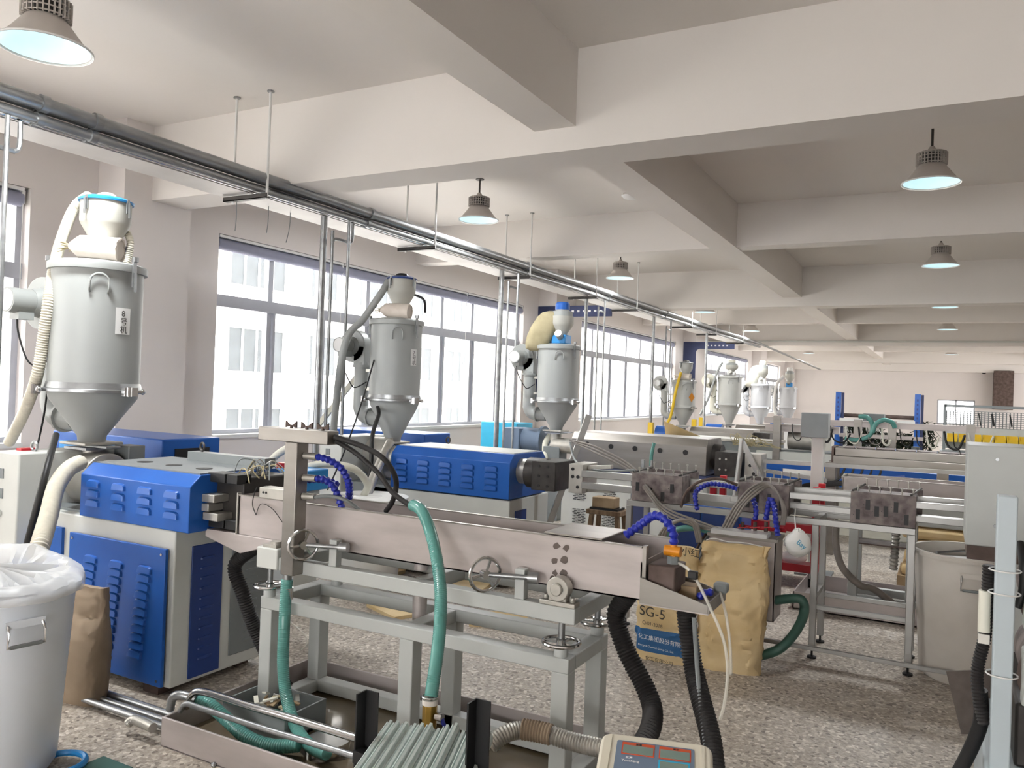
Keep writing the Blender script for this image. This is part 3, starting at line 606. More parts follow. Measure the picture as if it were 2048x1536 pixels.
m = M(); m.torus((-4.15, 6.45, 1.20), (.3, 1, 0), .028, .008, 14, 6); m.put('lifting_eye', 'darksteel', e)
gh = M().box(-5.25, -4.98, 5.9, 6.6, .5, 1.2).put('gearbox_housing', 'greylt', e, bev=.01)
for z in (1.05, .93): M().box(-5.17, -5.12, 5.895, 5.903, z - .03, z + .03).put('switch_window', 'greydk', gh)
M().cyl((-5.14, 5.89, .8), (-5.14, 5.9, .8), .02, n=12).put('lock', 'chrome', gh)
m = M(); m.cyl((-4.98, 6.4, .99), (-4.75, 6.4, .99), .2, n=28); m.cyl((-4.75, 6.4, .99), (-4.68, 6.4, .99), .13, n=28); m.put('gearbox', 'mould', e, bev=.006)
M().cyl((-4.68, 6.4, .99), (-4.46, 6.4, .99), .09, n=20).put('barrel', 'mould', e); M().box(-5.0, -4.5, 6.0, 6.7, .6, .78).put('deck', 'greydk', e)
for x in (-4.6, -3.4): M().box(x - .07, x + .07, 6.05, 6.7, 0, .05).put('foot', 'rust', e)
dh = thing('die_head', None, None, (-2.9, 6.2, .8)); dh.parent = e; dh.location = WL[dh.name] - WL[e.name]
M().cyl((-3.22, 6.2, 1.0), (-3.1, 6.2, 1.0), .11, n=24).put('die_neck', 'mould', dh)
m = M(); m.cyl((-3.12, 6.15, 1.0), (-2.94, 6.15, 1.0), .13, n=24); m.box(-3.0, -2.78, 5.95, 6.35, .88, 1.12); m.put('die_body', 'darksteel', dh, bev=.006)
for y in (5.95,):
    for z in (.92, 1.0, 1.08): M().cyl((-2.93, y - .006, z), (-2.93, y, z), .012, n=8).put('bolt', 'black', dh); M().cyl((-2.85, y - .006, z), (-2.85, y, z), .012, n=8).put('bolt', 'black', dh)
t = thing('control_cabinet', 'blue control cabinet behind the second extruder', 'cabinet', (-5.6, 7.2, 0))
M().box(-6.1, -4.8, 7.0, 7.5, 0, 1.2).put('cabinet_body', 'blue', t, bev=.01); M().box(-6.05, -4.85, 6.99, 7.002, .1, 1.05).put('cabinet_door', 'bluedk', t)
t = thing('control_cabinet', 'bright cyan control cabinet before the hopper with the tan dust bag', 'cabinet', (-5.7, 10.4, 0))
M().box(-6.0, -5.4, 10.2, 10.7, 0, 1.22).put('cabinet_body', 'cyan', t, bev=.01); M().box(-5.398, -5.39, 10.28, 10.62, .2, 1.1).put('cabinet_door', 'bluelt', t)
# ------------------------------------------------------------------ first cooling tank on its stand
def wheel(c, axis, R, parent, name='handwheel'):
    c = Vector(c); ax = Vector(axis).normalized(); u = ax.orthogonal().normalized(); w = ax.cross(u); m = M()
    m.torus(c, ax, R, R * .11, 28, 8); m.cyl(c - ax * .018, c + ax * .018, R * .28, n=14)
    for k in range(3):
        a = 2 * PI * k / 3 + .5; m.bar(c, c + (u * math.cos(a) + w * math.sin(a)) * R, R * .16, R * .1, up=ax)
    return m.put(name, 'chrome', parent)
k = thing('cooling_tank', 'long stainless cooling trough on a grey wheeled stand in front', 'cooling tank', (-2.15, 3.2, 0))
st = thing('stand', None, None, (-2.15, 3.2, 0)); st.parent = k; st.location = WL[st.name] - WL[k.name]
for x in (-3.0, -2.14, -1.38):
    for y in (2.98, 3.34): M().box(x, x + .075, y, y + .075, .045, .56).put('leg', 'grey', st, bev=.004)
for y in (2.98, 3.34): M().box(-3.0, -1.305, y, y + .075, .56, .62).put('rail', 'grey', st, bev=.004)
for x in (-3.0, -2.14, -1.38): M().box(x, x + .075, 3.055, 3.34, .56, .62).put('cross_rail', 'grey', st, bev=.004)
M().box(-3.0, -1.305, 3.34, 3.415, .045, .105).put('foot_rail', 'grey', st, bev=.004)
for x in (-3.0, -1.38): M().box(x, x + .075, 3.055, 3.34, .045, .105).put('foot_rail', 'grey', st, bev=.004)
cr = thing('carriage', None, None, (-2.0, 3.2, .77)); cr.parent = k; cr.location = WL[cr.name] - WL[k.name]
for y in (2.97, 3.37): M().box(-2.88, -1.28, y, y + .06, .765, .83).put('rail', 'grey', cr, bev=.004)
for x in (-2.88, -2.1, -1.34): M().box(x, x + .06, 3.03, 3.37, .765, .83).put('cross_rail', 'grey', cr, bev=.004)
for x, y in ((-2.96, 3.0), (-1.355, 3.015), (-1.345, 3.38), (-2.85, 3.38)):
    M().cyl((x, y, .60), (x, y, .80), .014, n=10).put('jack_screw', 'galv', cr); M().lathe((x, y, 0), [(.03, .62), (.03, .65), (.022, .66)], 14).put('jack_nut', 'grey', cr)
    wheel((x, y, .675), (0, 0, 1), .075, cr)
M().box(-3.02, -2.88, 2.96, 3.06, .765, .87).put('gear_block', 'greylt', cr, bev=.006)
m = M(); m.cyl((-2.93, 3.0, .87), (-2.93, 3.0, .90), .03, n=12); m.box(-2.99, -2.9, 2.97, 3.03, .87, .885); m.put('bearing_block', 'mould', cr)
for x in (-2.565, -1.56):                                     # clamp posts with upright handwheels
    M().box(x, x + .045, 2.975, 3.015, .83, .955).put('clamp_post', 'grey', cr, bev=.003)
    m = M(); m.cyl((x - .12, 2.915, .925), (x + .09, 2.99, .925), .011, n=10); m.cyl((x + .06, 2.98, .925), (x + .1, 2.992, .925), .024, n=12); m.put('clamp_screw', 'galv', cr)
    wheel((x - .11, 2.918, .925), (.85, -.55, 0), .07, cr)
m = M(); m.box(-1.44, -1.28, 2.965, 3.02, .83, .85); m.cyl((-1.36, 2.965, .90), (-1.36, 3.015, .90), .05, n=20); m.box(-1.40, -1.32, 2.97, 3.01, .85, .9); m.cyl((-1.36, 2.95, .90), (-1.36, 2.965, .90), .026, n=16)
for x in (-1.42, -1.30): m.cyl((x, 2.99, .85), (x, 2.99, .87), .012, n=6)
m.put('pillow_bearing', 'mould', cr, bev=.004)
tr = thing('trough', None, None, (-2.13, 3.17, .89)); tr.parent = k; tr.location = WL[tr.name] - WL[k.name]
tx0, tx1, ty0, ty1, tz0, tz1 = -3.24, -1.03, 3.04, 3.31, .89, 1.10
fw = M().box(tx0, tx1, ty0, ty0 + .006, tz0, tz1).put('front_wall', 'steelworn', tr); M().box(tx0, tx1 + .05, ty1 - .006, ty1, tz0, tz1).put('rear_wall', 'steelworn', tr)
M().box(tx0, tx1, ty0, ty1, tz0, tz0 + .006).put('trough_floor', 'steelworn', tr); M().box(tx0, tx0 + .006, ty0, ty1, tz0, tz1).put('end_wall', 'steelworn', tr); M().box(tx1 - .006, tx1, ty0, ty1, tz0, tz1 - .06).put('end_wall', 'steelworn', tr)
m = M(); m.box(tx0, tx1, ty0 - .012, ty0 + .008, tz1 - .003, tz1 + .003); m.box(tx0, tx1 + .05, ty1 - .012, ty1 + .006, tz1 - .003, tz1 + .003); m.put('rolled_edge', 'steel', tr)
M().box(tx1, tx1 + .015, ty0, ty0 + .03, tz0, tz1 + .005).put('end_flange', 'steel', tr); M().box(tx0 - .008, tx0, ty0 - .01, ty0 + .015, tz0 - .01, tz1 + .01).put('corner_strip', 'mould', tr)
for u, v, s_ in ((1113, 1092, 9), (1132, 1096, 8), (1110, 1122, 8), (1129, 1120, 10), (1110, 1146, 7), (1127, 1145, 9), (1105, 1160, 9), (1125, 1168, 9)):
    p = P(u, v, y=ty0 - .001); rr = s_ * .0021; vs = []
    for i in range(9):
        a = 2 * PI * i / 9; w_ = rr * random.uniform(.6, 1.1); vs.append((p.x + math.cos(a) * w_, ty0 - .0012, p.z + math.sin(a) * w_))
    M().add(vs, [tuple(range(9))]).put('scuff_mark', 'stain', fw, fix=False)
M().box(-1.46, -1.20, 3.035, 3.315, 1.105, 1.113).put('cover_plate', 'steel', tr, bev=.002)
for x, z0, z1 in ((-2.20, .82, .89), (-2.20, .56, .70)): M().cyl((x, 3.22, z0), (x, 3.22, z1), .035, n=16).put('drain_pipe', 'steelworn', tr)
# inlet side tray below the die, outlet chute on the right
m = M(); m.prism([(-3.46, .90), (-3.46, .86), (-3.20, .80), (-2.92, .885), (-2.92, .895), (-3.24, .895), (-3.24, .90)], 'y', 3.02, 3.30); m.put('drip_tray', 'steelworn', tr, bev=.002)
ch = thing('chute', None, None, (-.85, 3.15, .88)); ch.parent = k; ch.location = WL[ch.name] - WL[k.name]
for y in (3.02, 3.27): M().prism([(-1.03, .885), (-.76, .885), (-.76, .915), (-1.03, .985)], 'y', y, y + .006).put('chute_side', 'steel', ch)
M().box(-1.03, -.76, 3.02, 3.276, .88, .886).put('chute_floor', 'steelworn', ch); M().box(-.762, -.756, 3.02, 3.276, .885, .93).put('chute_lip', 'steel', ch)
M().box(-1.01, -.90, 3.05, 3.20, .93, 1.035).put('rusty_weight', 'rust', ch, bev=.006); M().box(-.93, -.84, 3.14, 3.22, .90, .95).put('packing_block', 'board', ch, bev=.004)
m = M(); m.cyl((-.93, 3.12, 1.035), (-.93, 3.12, 1.065), .024, n=6); m.put('hose_nipple', 'greydk', ch); M().cyl((-.965, 3.12, 1.085), (-.90, 3.12, 1.085), .021, n=14).put('valve_knob', 'orange', ch)
m = M(); m.cyl((-.93, 3.12, 1.06), (-.93, 3.12, 1.11), .014, n=10); m.put('valve_stem', 'orange', ch)
M().box(-.79, -.735, 3.2, 3.25, .925, .965).put('hex_fitting', 'greydk', ch, bev=.01)
def locline(pts, r, parent=None, label=None):
    return M().tube(pts, r, n=10, sub=10, rib=(r * 1.55, r * .2)).put('segmented_nozzle', 'locblue', parent, label=label, cat=None if parent else 'hose')
locline([(-.93, 3.12, 1.11), (-.935, 3.12, 1.16), (-.975, 3.13, 1.205), (-1.03, 3.16, 1.21), (-1.09, 3.19, 1.165), (-1.16, 3.2, 1.11)], .0165, ch)
locline([(-.77, 3.12, .945), (-.80, 3.12, .94), (-.82, 3.1, .92)], .014, ch)
# water column with T head
wc = thing('water_column', None, None, (-2.75, 2.93, .72)); wc.parent = k; wc.location = WL[wc.name] - WL[k.name]
M().box(-2.80, -2.72, 2.90, 2.98, .77, 1.41).put('square_tube', 'steel', wc, bev=.005)
M().box(-2.98, -2.535, 2.90, 2.98, 1.41, 1.475).put('header', 'steel', wc, bev=.004)
for i in range(3):
    x = -2.82 + .1 * i; m = M(); m.cyl((x + .02, 2.94, 1.475), (x + .02, 2.94, 1.49), .008, n=8)
    m.prism([(x - .015, 1.51), (x - .015, 1.478), (x + .015, 1.485), (x + .025, 1.485), (x + .055, 1.478), (x + .055, 1.51), (x + .032, 1.492), (x + .008, 1.492)], 'y', 2.935, 2.945); m.put('wing_valve', 'rust', wc)
m = M(); m.cyl((-2.79, 2.94, .72), (-2.79, 2.94, .77), .022, n=14); m.put('outlet_stub', 'galv', wc)
for z in (1.345, 1.24, 1.15): M().cyl((-2.72, 2.95, z), (-2.655, 2.965, z), .017, n=12).put('nozzle_fitting', 'mould', wc)
locline([(-2.655, 2.965, 1.345), (-2.60, 2.98, 1.335), (-2.545, 3.01, 1.30), (-2.53, 3.05, 1.24), (-2.55, 3.09, 1.19), (-2.575, 3.12, 1.14)], .016, wc)
locline([(-2.655, 2.965, 1.24), (-2.61, 2.98, 1.235), (-2.575, 3.0, 1.205), (-2.565, 3.03, 1.15), (-2.56, 3.06, 1.08), (-2.545, 3.09, 1.02)], .016, wc)
locline([(-2.76, 3.02, 1.22), (-2.70, 3.04, 1.225), (-2.64, 3.05, 1.22), (-2.585, 3.06, 1.20)], .016, wc)
hose([(-2.655, 2.965, 1.15), (-2.58, 2.98, 1.16), (-2.50, 3.02, 1.14), (-2.44, 3.1, 1.06)], .009, 'greydk', 'dark tube beside the blue segmented nozzles')
m = M(); m.box(-3.06, -2.82, 3.0, 3.08, 1.105, 1.16); m.put('guide_block', 'mould', tr, bev=.004)
for x in (-3.03, -3.01): M().cyl((x, 2.997, 1.135), (x, 3.0, 1.135), .006, n=8).put('screw_hole', 'black', tr)
hose([P(513, 975, y=3.02), P(508, 990, y=3.0), P(505, 1010, y=3.02), P(512, 1030, y=3.02)], .0025, 'black', 'loose black wire hanging over the trough corner', n=5)
hose([P(512, 1030, y=3.02), P(522, 1008, y=3.02), P(545, 1018, y=3.02), P(565, 1045, y=3.02)], .002, 'black', 'thin black wire trailing on the trough front', n=5)
# brown rubber hoses from the header
hose([(-2.53, 2.94, 1.45), P(730, 895, y=3.0), P(770, 920, y=3.02), P(792, 960, y=3.08), P(786, 1000, y=3.15), P(772, 1022, y=3.2)], .013, 'rubber', 'upper dark rubber hose arching from the header into the trough')
hose([(-2.53, 2.95, 1.43), P(710, 905, y=3.0), P(755, 945, y=3.0), P(785, 985, y=3.0), P(822, 1012, y=3.0)], .012, 'rubber', 'lower dark rubber hose running from the header to the green hose')
# green spiral hoses
hose([P(825, 1010, y=3.0), P(842, 1020, y=2.97), P(858, 1055, y=2.93), P(872, 1110, y=2.88), P(881, 1180, y=2.82), P(880, 1250, y=2.74), P(874, 1310, y=2.68), P(866, 1365, y=2.64), P(862, 1395, y=2.62)], .026, 'green', 'teal spiral hose arching over the trough down to a brass valve', rib=(.009, .0008), n=14)
vt = P(860, 1408, y=2.62)
t = thing('ball_valve', 'brass ball valve with blue lever at the end of the teal hose', 'valve', tuple(vt - Vector((0, 0, .12))))
m = M(); m.cyl(vt, vt - Vector((0, 0, .09)), .03, n=8); m.put('valve_body', 'brass', t, bev=.003); M().cyl(vt, vt + Vector((0, 0, .02)), .031, n=14).put('tape_seal', 'tape', t)
M().cyl(vt - Vector((0, 0, .09)), vt - Vector((0, 0, .15)), .024, n=12).put('coupling', 'galv', t); M().cyl(vt + Vector((.03, 0, -.04)), vt + Vector((.06, 0, -.04)), .016, n=10).put('valve_stem', 'chrome', t)
m = M(); m.bar(vt + Vector((.055, 0, -.04)), vt + Vector((.075, 0, -.08)), .018, .005); m.bar(vt + Vector((.075, 0, -.075)), vt + Vector((.072, 0, -.2)), .016, .006, up=(0, 1, 0)); m.put('lever', 'locblue', t)
M().torus(vt + Vector((0, 0, .03)), (0, 0, 1), .031, .004, 16, 6).put('hose_clamp', 'chrome', t)
hose([(-2.79, 2.94, .74), P(571, 1200, y=2.93), P(568, 1260, y=2.91), P(566, 1330, y=2.9), P(572, 1390, y=2.88), P(590, 1450, y=2.82), P(618, 1490, y=2.76), P(655, 1508, y=2.72)], .028, 'green', 'teal spiral hose dropping straight from the square column', rib=(.009, .0008), n=14)
M().cyl((-2.79, 2.94, .645), (-2.79, 2.94, .70), .031, n=16).put('hose_clamp', 'chrome', label='steel clamp on the teal hose under the square column', cat='clamp')
hose([P(395, 1398, y=2.66), P(420, 1410, y=2.66), P(455, 1440, y=2.66), P(495, 1475, y=2.66), P(545, 1492, y=2.68), P(600, 1490, y=2.72)], .03, 'green', 'teal spiral hose lying in the floor tray', rib=(.012, .0012), n=14)
# black corrugated hoses
hose([(-3.2, 3.14, .82), P(470, 1130, y=3.12), P(487, 1190, y=3.12), P(507, 1250, y=3.15), P(540, 1320, y=3.2), P(580, 1385, y=3.2), P(640, 1440, y=3.15), P(700, 1482, y=3.05)], .036, 'rubber', 'black corrugated drain hose left of the stand', rib=(.013, .003), n=14)
hose([(-1.12, 3.15, .88), P(1232, 1230, y=3.15), P(1252, 1300, y=3.13), P(1288, 1370, y=3.1), P(1305, 1420, y=3.05), P(1298, 1465, y=2.95), P(1270, 1510, y=2.85)], .038, 'rubber', 'black corrugated drain hose under the right end of the trough', rib=(.013, .003), n=14)
hose([P(1372, 1222, y=3.1), P(1376, 1260, y=3.1), P(1386, 1330, y=3.08), P(1402, 1400, y=3.0), P(1422, 1480, y=2.9), P(1430, 1560, y=2.8)], .036, 'rubber', 'black corrugated hose under the chute with a grey strap', rib=(.013, .003), n=14)
hose([P(1388, 1235, y=3.06), P(1394, 1330, y=3.04), P(1402, 1420, y=2.95), P(1412, 1495, y=2.86)], .009, 'greydk', 'flat grey strap along the chute hose', n=8)
hose([P(980, 1490, y=2.75), P(1010, 1468, y=2.8), P(1045, 1460, y=2.85), P(1090, 1466, y=2.87), P(1140, 1482, y=2.88), P(1210, 1498, y=2.88)], .034, 'mould', 'grey spiral hose joined with wire in front of the stand', rib=(.012, .002), n=14)
hose([P(1044, 1458, y=2.845), P(1075, 1463, y=2.86), P(1105, 1470, y=2.87)], .040, 'card', 'tape wrapped joint of the grey spiral hose', rib=(.012, .002), n=14)
# clear tubes and small valve over the chute
hose([(-.91, 3.12, 1.04), P(1372, 1135, y=3.08), P(1390, 1155, y=3.05), P(1420, 1215, y=3.02), P(1447, 1280, y=3.0), P(1455, 1340, y=2.98), P(1450, 1400, y=2.95), P(1440, 1440, y=2.92)], .006, 'clear', 'clear thin tube with black valve over the chute', n=8)
hose([(-.76, 3.2, .93), P(1452, 1230, y=3.12), P(1460, 1290, y=3.1), P(1462, 1350, y=3.05)], .006, 'clear', 'second clear thin tube beside the chute', n=8)
pv = P(1386, 1150, y=3.04); M().box(pv.x - .018, pv.x + .018, pv.y - .012, pv.y + .012, pv.z - .016, pv.z + .016).put('tube_valve', 'black', bev=.005, label='small black push valve on the clear tube', cat='valve')
# ------------------------------------------------------------------ floor tray with water
t = thing('floor_tray', 'large stainless water tray on the floor under the front stand', 'tray', (-2.1, 3.0, 0))
x0, x1, y0, y1, zt = -3.14, -.95, 2.53, 3.52, .135
M().box(x0, x1, y0, y1, 0, .006).put('tray_floor', 'steelworn', t)
for n_, b in (('tray_wall', (x0, x1, y0, y0 + .012)), ('tray_wall', (x0, x1, y1 - .012, y1)), ('tray_wall', (x0, x0 + .012, y0 + .012, y1 - .012)), ('tray_wall', (x1 - .012, x1, y0 + .012, y1 - .012))): M().box(*b, 0, zt).put(n_, 'steelworn', t, bev=.003)
mat('water', '#6f6350', .06, var=.25, scale=3)
M().box(x0 + .012, x1 - .012, y0 + .012, y1 - .012, .006, .035).put('tray_water', 'water', t)
m = M(); m.sph(P(427, 1530, y=2.52), .012, 8, 6); m.put('drain_plug', 'galv', t)
hose([P(372, 1415, y=2.62), P(385, 1388, y=2.62), P(412, 1385, y=2.62), P(500, 1412, y=2.62), P(620, 1448, y=2.62), P(790, 1500, y=2.62)], .017, 'chrome', 'upper shiny pipe lying across the floor tray', n=12)
hose([P(360, 1422, y=2.58), P(372, 1408, y=2.58), P(400, 1416, y=2.58), P(520, 1455, y=2.58), P(620, 1485, y=2.58), P(760, 1528, y=2.58)], .013, 'galv', 'lower thinner pipe lying across the floor tray', n=12)
hose([P(340, 1420, y=2.6), P(346, 1395, y=2.6), P(365, 1390, y=2.61), P(395, 1400, y=2.64)], .02, 'galv', 'dirty pipe elbow feeding the teal hose in the tray', rib=(.02, .0015))
for i, (v0, v1, rr) in enumerate(((1392, 1428, .017), (1400, 1436, .014), (1408, 1444, .016))):
    y_ = 2.62 + .055 * (2 - i); M().cyl((-4.4, y_, .02 + rr), (-3.15, y_, .02 + rr), rr, n=10).put('floor_pipe', 'galv', label='%s dusty pipe running on the floor from the tray to the extruder' % ['rear', 'middle', 'front'][i], cat='pipe', group='dusty floor pipes')
hose([P(255, 1448, z=.05), P(268, 1440, z=.07), P(290, 1448, z=.07), P(306, 1456, z=.07)], .022, 'mould', 'short grey hose stub on the left of the floor tray', rib=(.012, .001))
t = thing('scrap_crate', 'grey metal crate of scrap inside the floor tray', 'crate', (-2.86, 2.92, .035))
m = M(); m.box(-3.02, -2.62, 2.78, 2.79, .036, .16); m.box(-3.02, -2.62, 3.05, 3.06, .036, .16); m.box(-3.02, -3.01, 2.79, 3.05, .036, .16); m.box(-2.63, -2.62, 2.79, 3.05, .036, .16); m.box(-3.02, -2.62, 2.79, 3.05, .036, .05); m.put('crate_body', 'greydk', t)
for i in range(16):
    p = Vector((random.uniform(-2.95, -2.7), random.uniform(2.83, 3.0), random.uniform(.13, .16))); q = p + Vector((random.uniform(-.07, .07), random.uniform(-.05, .05), random.uniform(-.02, .03)))
    M().bar(p, q, .02, .008).put('scrap_piece', random.choice(['board', 'tan', 'cream', 'mould']), t)
M().cyl(P(655, 1500, z=.036), P(655, 1500, z=.036) + Vector((0, 0, .05)), .10, n=24).put('submersible_pump', 'chrome', label='round shiny pump sitting in the tray water', cat='pump')
M().box(-2.9, -1.1, 3.62, 3.66, 0, .05).put('floor_angle', 'darksteel', label='dark steel angle lying behind the floor tray', cat='bar')
# ------------------------------------------------------------------ rack of plastic profiles
t = thing('profile_rack', 'black steel rack with two upright angles holding plastic profiles', 'rack', (-1.5, 2.25, 0))
for x, tp in ((-1.725, .635), (-1.28, .70)):
    m = M(); m.box(x - .028, x + .028, 2.25, 2.256, 0, tp); m.box(x - .028, x - .022, 2.2, 2.25, 0, tp); m.put('upright', 'black', t)
M().box(-1.75, -1.25, 2.19, 2.23, .405, .445).put('cross_bar', 'black', t); M().box(-1.45, -.95, 1.5, 1.54, .405, .445).put('cross_bar', 'black', t)
for x in (-1.725, -1.28): M().bar((x, 2.22, .015), (x + .28, 1.5, .015), .04, .03).put('foot_bar', 'black', t)
for x in (-1.43, -.97): M().box(x - .02, x + .02, 1.5, 1.54, 0, .445).put('upright', 'black', t)
ORD = ['first', 'second', 'third', 'fourth', 'fifth', 'sixth', 'seventh', 'eighth', 'ninth', 'tenth', 'eleventh', 'twelfth', 'thirteenth']
for i in range(13):
    x = -1.745 + .030 * i; z = .447 + .005 * (1 + math.sin(i * 1.9)) + .004 * (i % 3); yy = 2.45 + random.uniform(-.012, .015); w_ = .030
    sec = [(x, z), (x + w_ * .95, z), (x + w_ * .95, z + .024), (x + w_ * .80, z + .026), (x + w_ * .70, z + .040), (x + w_ * .40, z + .042), (x + w_ * .34, z + .026), (x + w_ * .16, z + .025), (x + w_ * .12, z + .034), (x, z + .033)]
    M().prism(sec, 'y', .9, yy).rot((-1.5, 2.42, z), 'Z', .36).put('plastic_profile', 'profile', label='%s pale green plastic profile counted from the left in the rack' % ORD[i], cat='profile', group='plastic profiles in the black rack')
# ------------------------------------------------------------------ weighing scale in the foreground
pa = P(1205, 1462, z=.82); pb = P(1425, 1490, z=.82); ex = (pb - pa); W_ = ex.length; ex.normalize(); ey = Vector((0, 0, 1)).cross(ex); ez = Vector((0, 0, 1))
tilt = .22; ey2 = (ey * math.cos(tilt) + ez * math.sin(tilt)); en = ex.cross(ey2); o_ = pa + ex * W_ / 2
t = thing('weighing_scale', 'cream platform scale display with orange framed readouts', 'scale', (o_.x, o_.y - .1, 0))
def plate(m, x0, x1, y0, y1, h0, h1, r=.0):
    pts = []
    for cx_, cy_, a0 in ((x1 - r, y1 - r, 0), (x0 + r, y1 - r, PI / 2), (x0 + r, y0 + r, PI), (x1 - r, y0 + r, 1.5 * PI)):
        for j in range(5 if r else 1): a = a0 + j * PI / 8; pts.append((cx_ + r * math.cos(a), cy_ + r * math.sin(a)))
    n = len(pts); vs = [o_ + ex * p[0] + ey2 * p[1] + en * h for h in (h0, h1) for p in pts]
    return m.add(vs, [tuple(range(n)), tuple(range(2 * n - 1, n - 1, -1))] + [(i, n + i, n + (i + 1) % n, (i + 1) % n) for i in range(n)])
hw = W_ / 2
plate(M(), -hw, hw, -.24, 0, -.07, 0, .03).put('display_case', 'scale', t, bev=.008)
for s_ in (-1, 1): plate(M(), s_ * hw * .83 - .004, s_ * hw * .83 + .004, -.22, -.012, 0, .003).put('case_ridge', 'scale', t)
fp = plate(M(), -hw * .70, hw * .68, -.20, -.03, 0, .002, .006).put('front_panel', 'panelblue', t)
for a, b in ((-.60, -.02), (.06, .62)):
    f_ = plate(M(), hw * a, hw * b, -.082, -.036, .002, .003).put('readout_frame', 'redled', fp); plate(M(), hw * a + .003, hw * b - .003, -.079, -.048, .003, .004).put('readout', 'screen', fp)
f_ = plate(M(), hw * .06, hw * .60, -.16, -.088, .002, .003).put('readout_frame', 'cyan', fp); plate(M(), hw * .06 + .004, hw * .60 - .004, -.155, -.094, .003, .004).put('readout', 'screen', fp)
text('重量', 'readout_label', .008, 'ink', o_ + ex * (-hw * .36) + ey2 * -.045 + en * .0035, ex, ey2, fp); text('单价', 'readout_label', .008, 'ink', o_ + ex * (hw * .3) + ey2 * -.045 + en * .0035, ex, ey2, fp)
text('友声', 'maker_mark', .009, 'white_ink', o_ + ex * (-hw * .52) + ey2 * -.098 + en * .003, ex, ey2, fp); text('Yousheng', 'maker_mark', .011, 'white_ink', o_ + ex * (-hw * .58) + ey2 * -.110 + en * .003, ex, ey2, fp)
M().cyl((o_.x, o_.y - .1, .08), tuple(o_ - ey2 * .1 - en * .07), .019, n=12).put('column', 'galv', t)
M().box(o_.x - .2, o_.x + .25, o_.y - .62, o_.y - .05, .03, .08).put('platform', 'steel', t, bev=.006)
for dx in (-.15, .2):
    for dy in (-.55, -.12): M().cyl((o_.x + dx, o_.y + dy, 0), (o_.x + dx, o_.y + dy, .03), .02, n=10).put('foot', 'rubber', t)
# ------------------------------------------------------------------ white bin with liner, kraft sack behind it
def bin_(cx, cy, rb, rt, h, label, matn, hang=None, ring=.02):
    t = thing('plastic_bin', label, 'bin', (cx, cy, 0)); d = Vector((-cx, -cy, 0)).normalized(); r = Vector((-d.y, d.x, 0)); c = Vector((cx, cy, 0))
    M().lathe((cx, cy, 0), [(.001, .004), (rb * .93, 0), (rb, .03), (rt, h - .03), (rt + ring, h - .028), (rt + ring + .004, h - .008), (rt + ring - .004, h), (rt - .004, h), (rt - .008, h - .03), (rb - .008, .03), (.001, .022)], 48, caps=False).put('bin_body', matn, t)
    if hang is not None:
        n_ = d * math.cos(hang) + r * math.sin(hang); s_ = r * math.cos(hang) - d * math.sin(hang); a = c + n_ * (rt + .012) + Vector((0, 0, h - .10))
        g = M().tube([a - s_ * .065, a - s_ * .067 + n_ * .02 - Vector((0, 0, .03)), a - s_ * .07 + n_ * .015 - Vector((0, 0, .085)), a + s_ * .07 + n_ * .015 - Vector((0, 0, .085)), a + s_ * .067 + n_ * .02 - Vector((0, 0, .03)), a + s_ * .065], .006, n=8, sub=1).put('handle', 'chrome', t)
        M().cyl(a - s_ * .06 + n_ * .015 - Vector((0, 0, .085)), a + s_ * .06 + n_ * .015 - Vector((0, 0, .085)), .0085, n=8).put('grip', 'greydk', g)
        M().bar(a - s_ * .075 + n_ * .003, a + s_ * .075 + n_ * .003, .03, .004, up=n_).put('handle_plate', matn, t)
    return t, c, d, r
b1, c, d, r = bin_(-3.56, 1.99, .265, .315, .79, 'large white bin lined with a clear plastic bag', 'binblue', hang=.36)
def liner(c, rt, h, seed, name, hi, label):
    random.seed(seed); n = 72; vs = []; fs = []; rings = [(rt + .030, h - .035), (rt + .034, h - .015), (rt + .03, h + .008), (rt + .0, h + .03), (rt - .03, h + .035), (rt - .06, h + .01), (rt * .6, h + .02), (.02, h + .05)]
    ph = [random.uniform(0, 6.3) for _ in range(8)]
    for j, (rr, hh) in enumerate(rings):
        for i in range(n):
            a = 2 * PI * i / n; w_ = sum(math.sin(a * f_ + ph[f_ % 8]) / (1 + .15 * f_) for f_ in (3, 7, 11, 17)) * .5
            z = hh + w_ * (.012 if 1 < j < 5 else .010 if j == 0 else .006) + (hi * max(0, math.cos(a - 2.5)) ** 2 if 2 <= j <= 5 else 0)
            rad = rr + random.uniform(-.006, .006) + w_ * .004
            if j > 4: z += random.uniform(-.02, .03)
            vs.append((c.x + math.cos(a) * rad, c.y + math.sin(a) * rad, z))
    for j in range(len(rings) - 1):
        for i in range(n): fs.append((j * n + i, j * n + (i + 1) % n, j * n + n + (i + 1) % n, j * n + n + i))
    return M().add(vs, fs).put(name, 'poly', label=label, cat='liner', smooth=True)
liner(c, .315, .80, 3, 'bag_liner', .08, 'crumpled clear plastic liner folded over the white bin rim')
t = thing('paper_sack', 'flattened brown paper sack standing between white bin and blue extruder', 'sack', (-3.95, 2.66, 0))
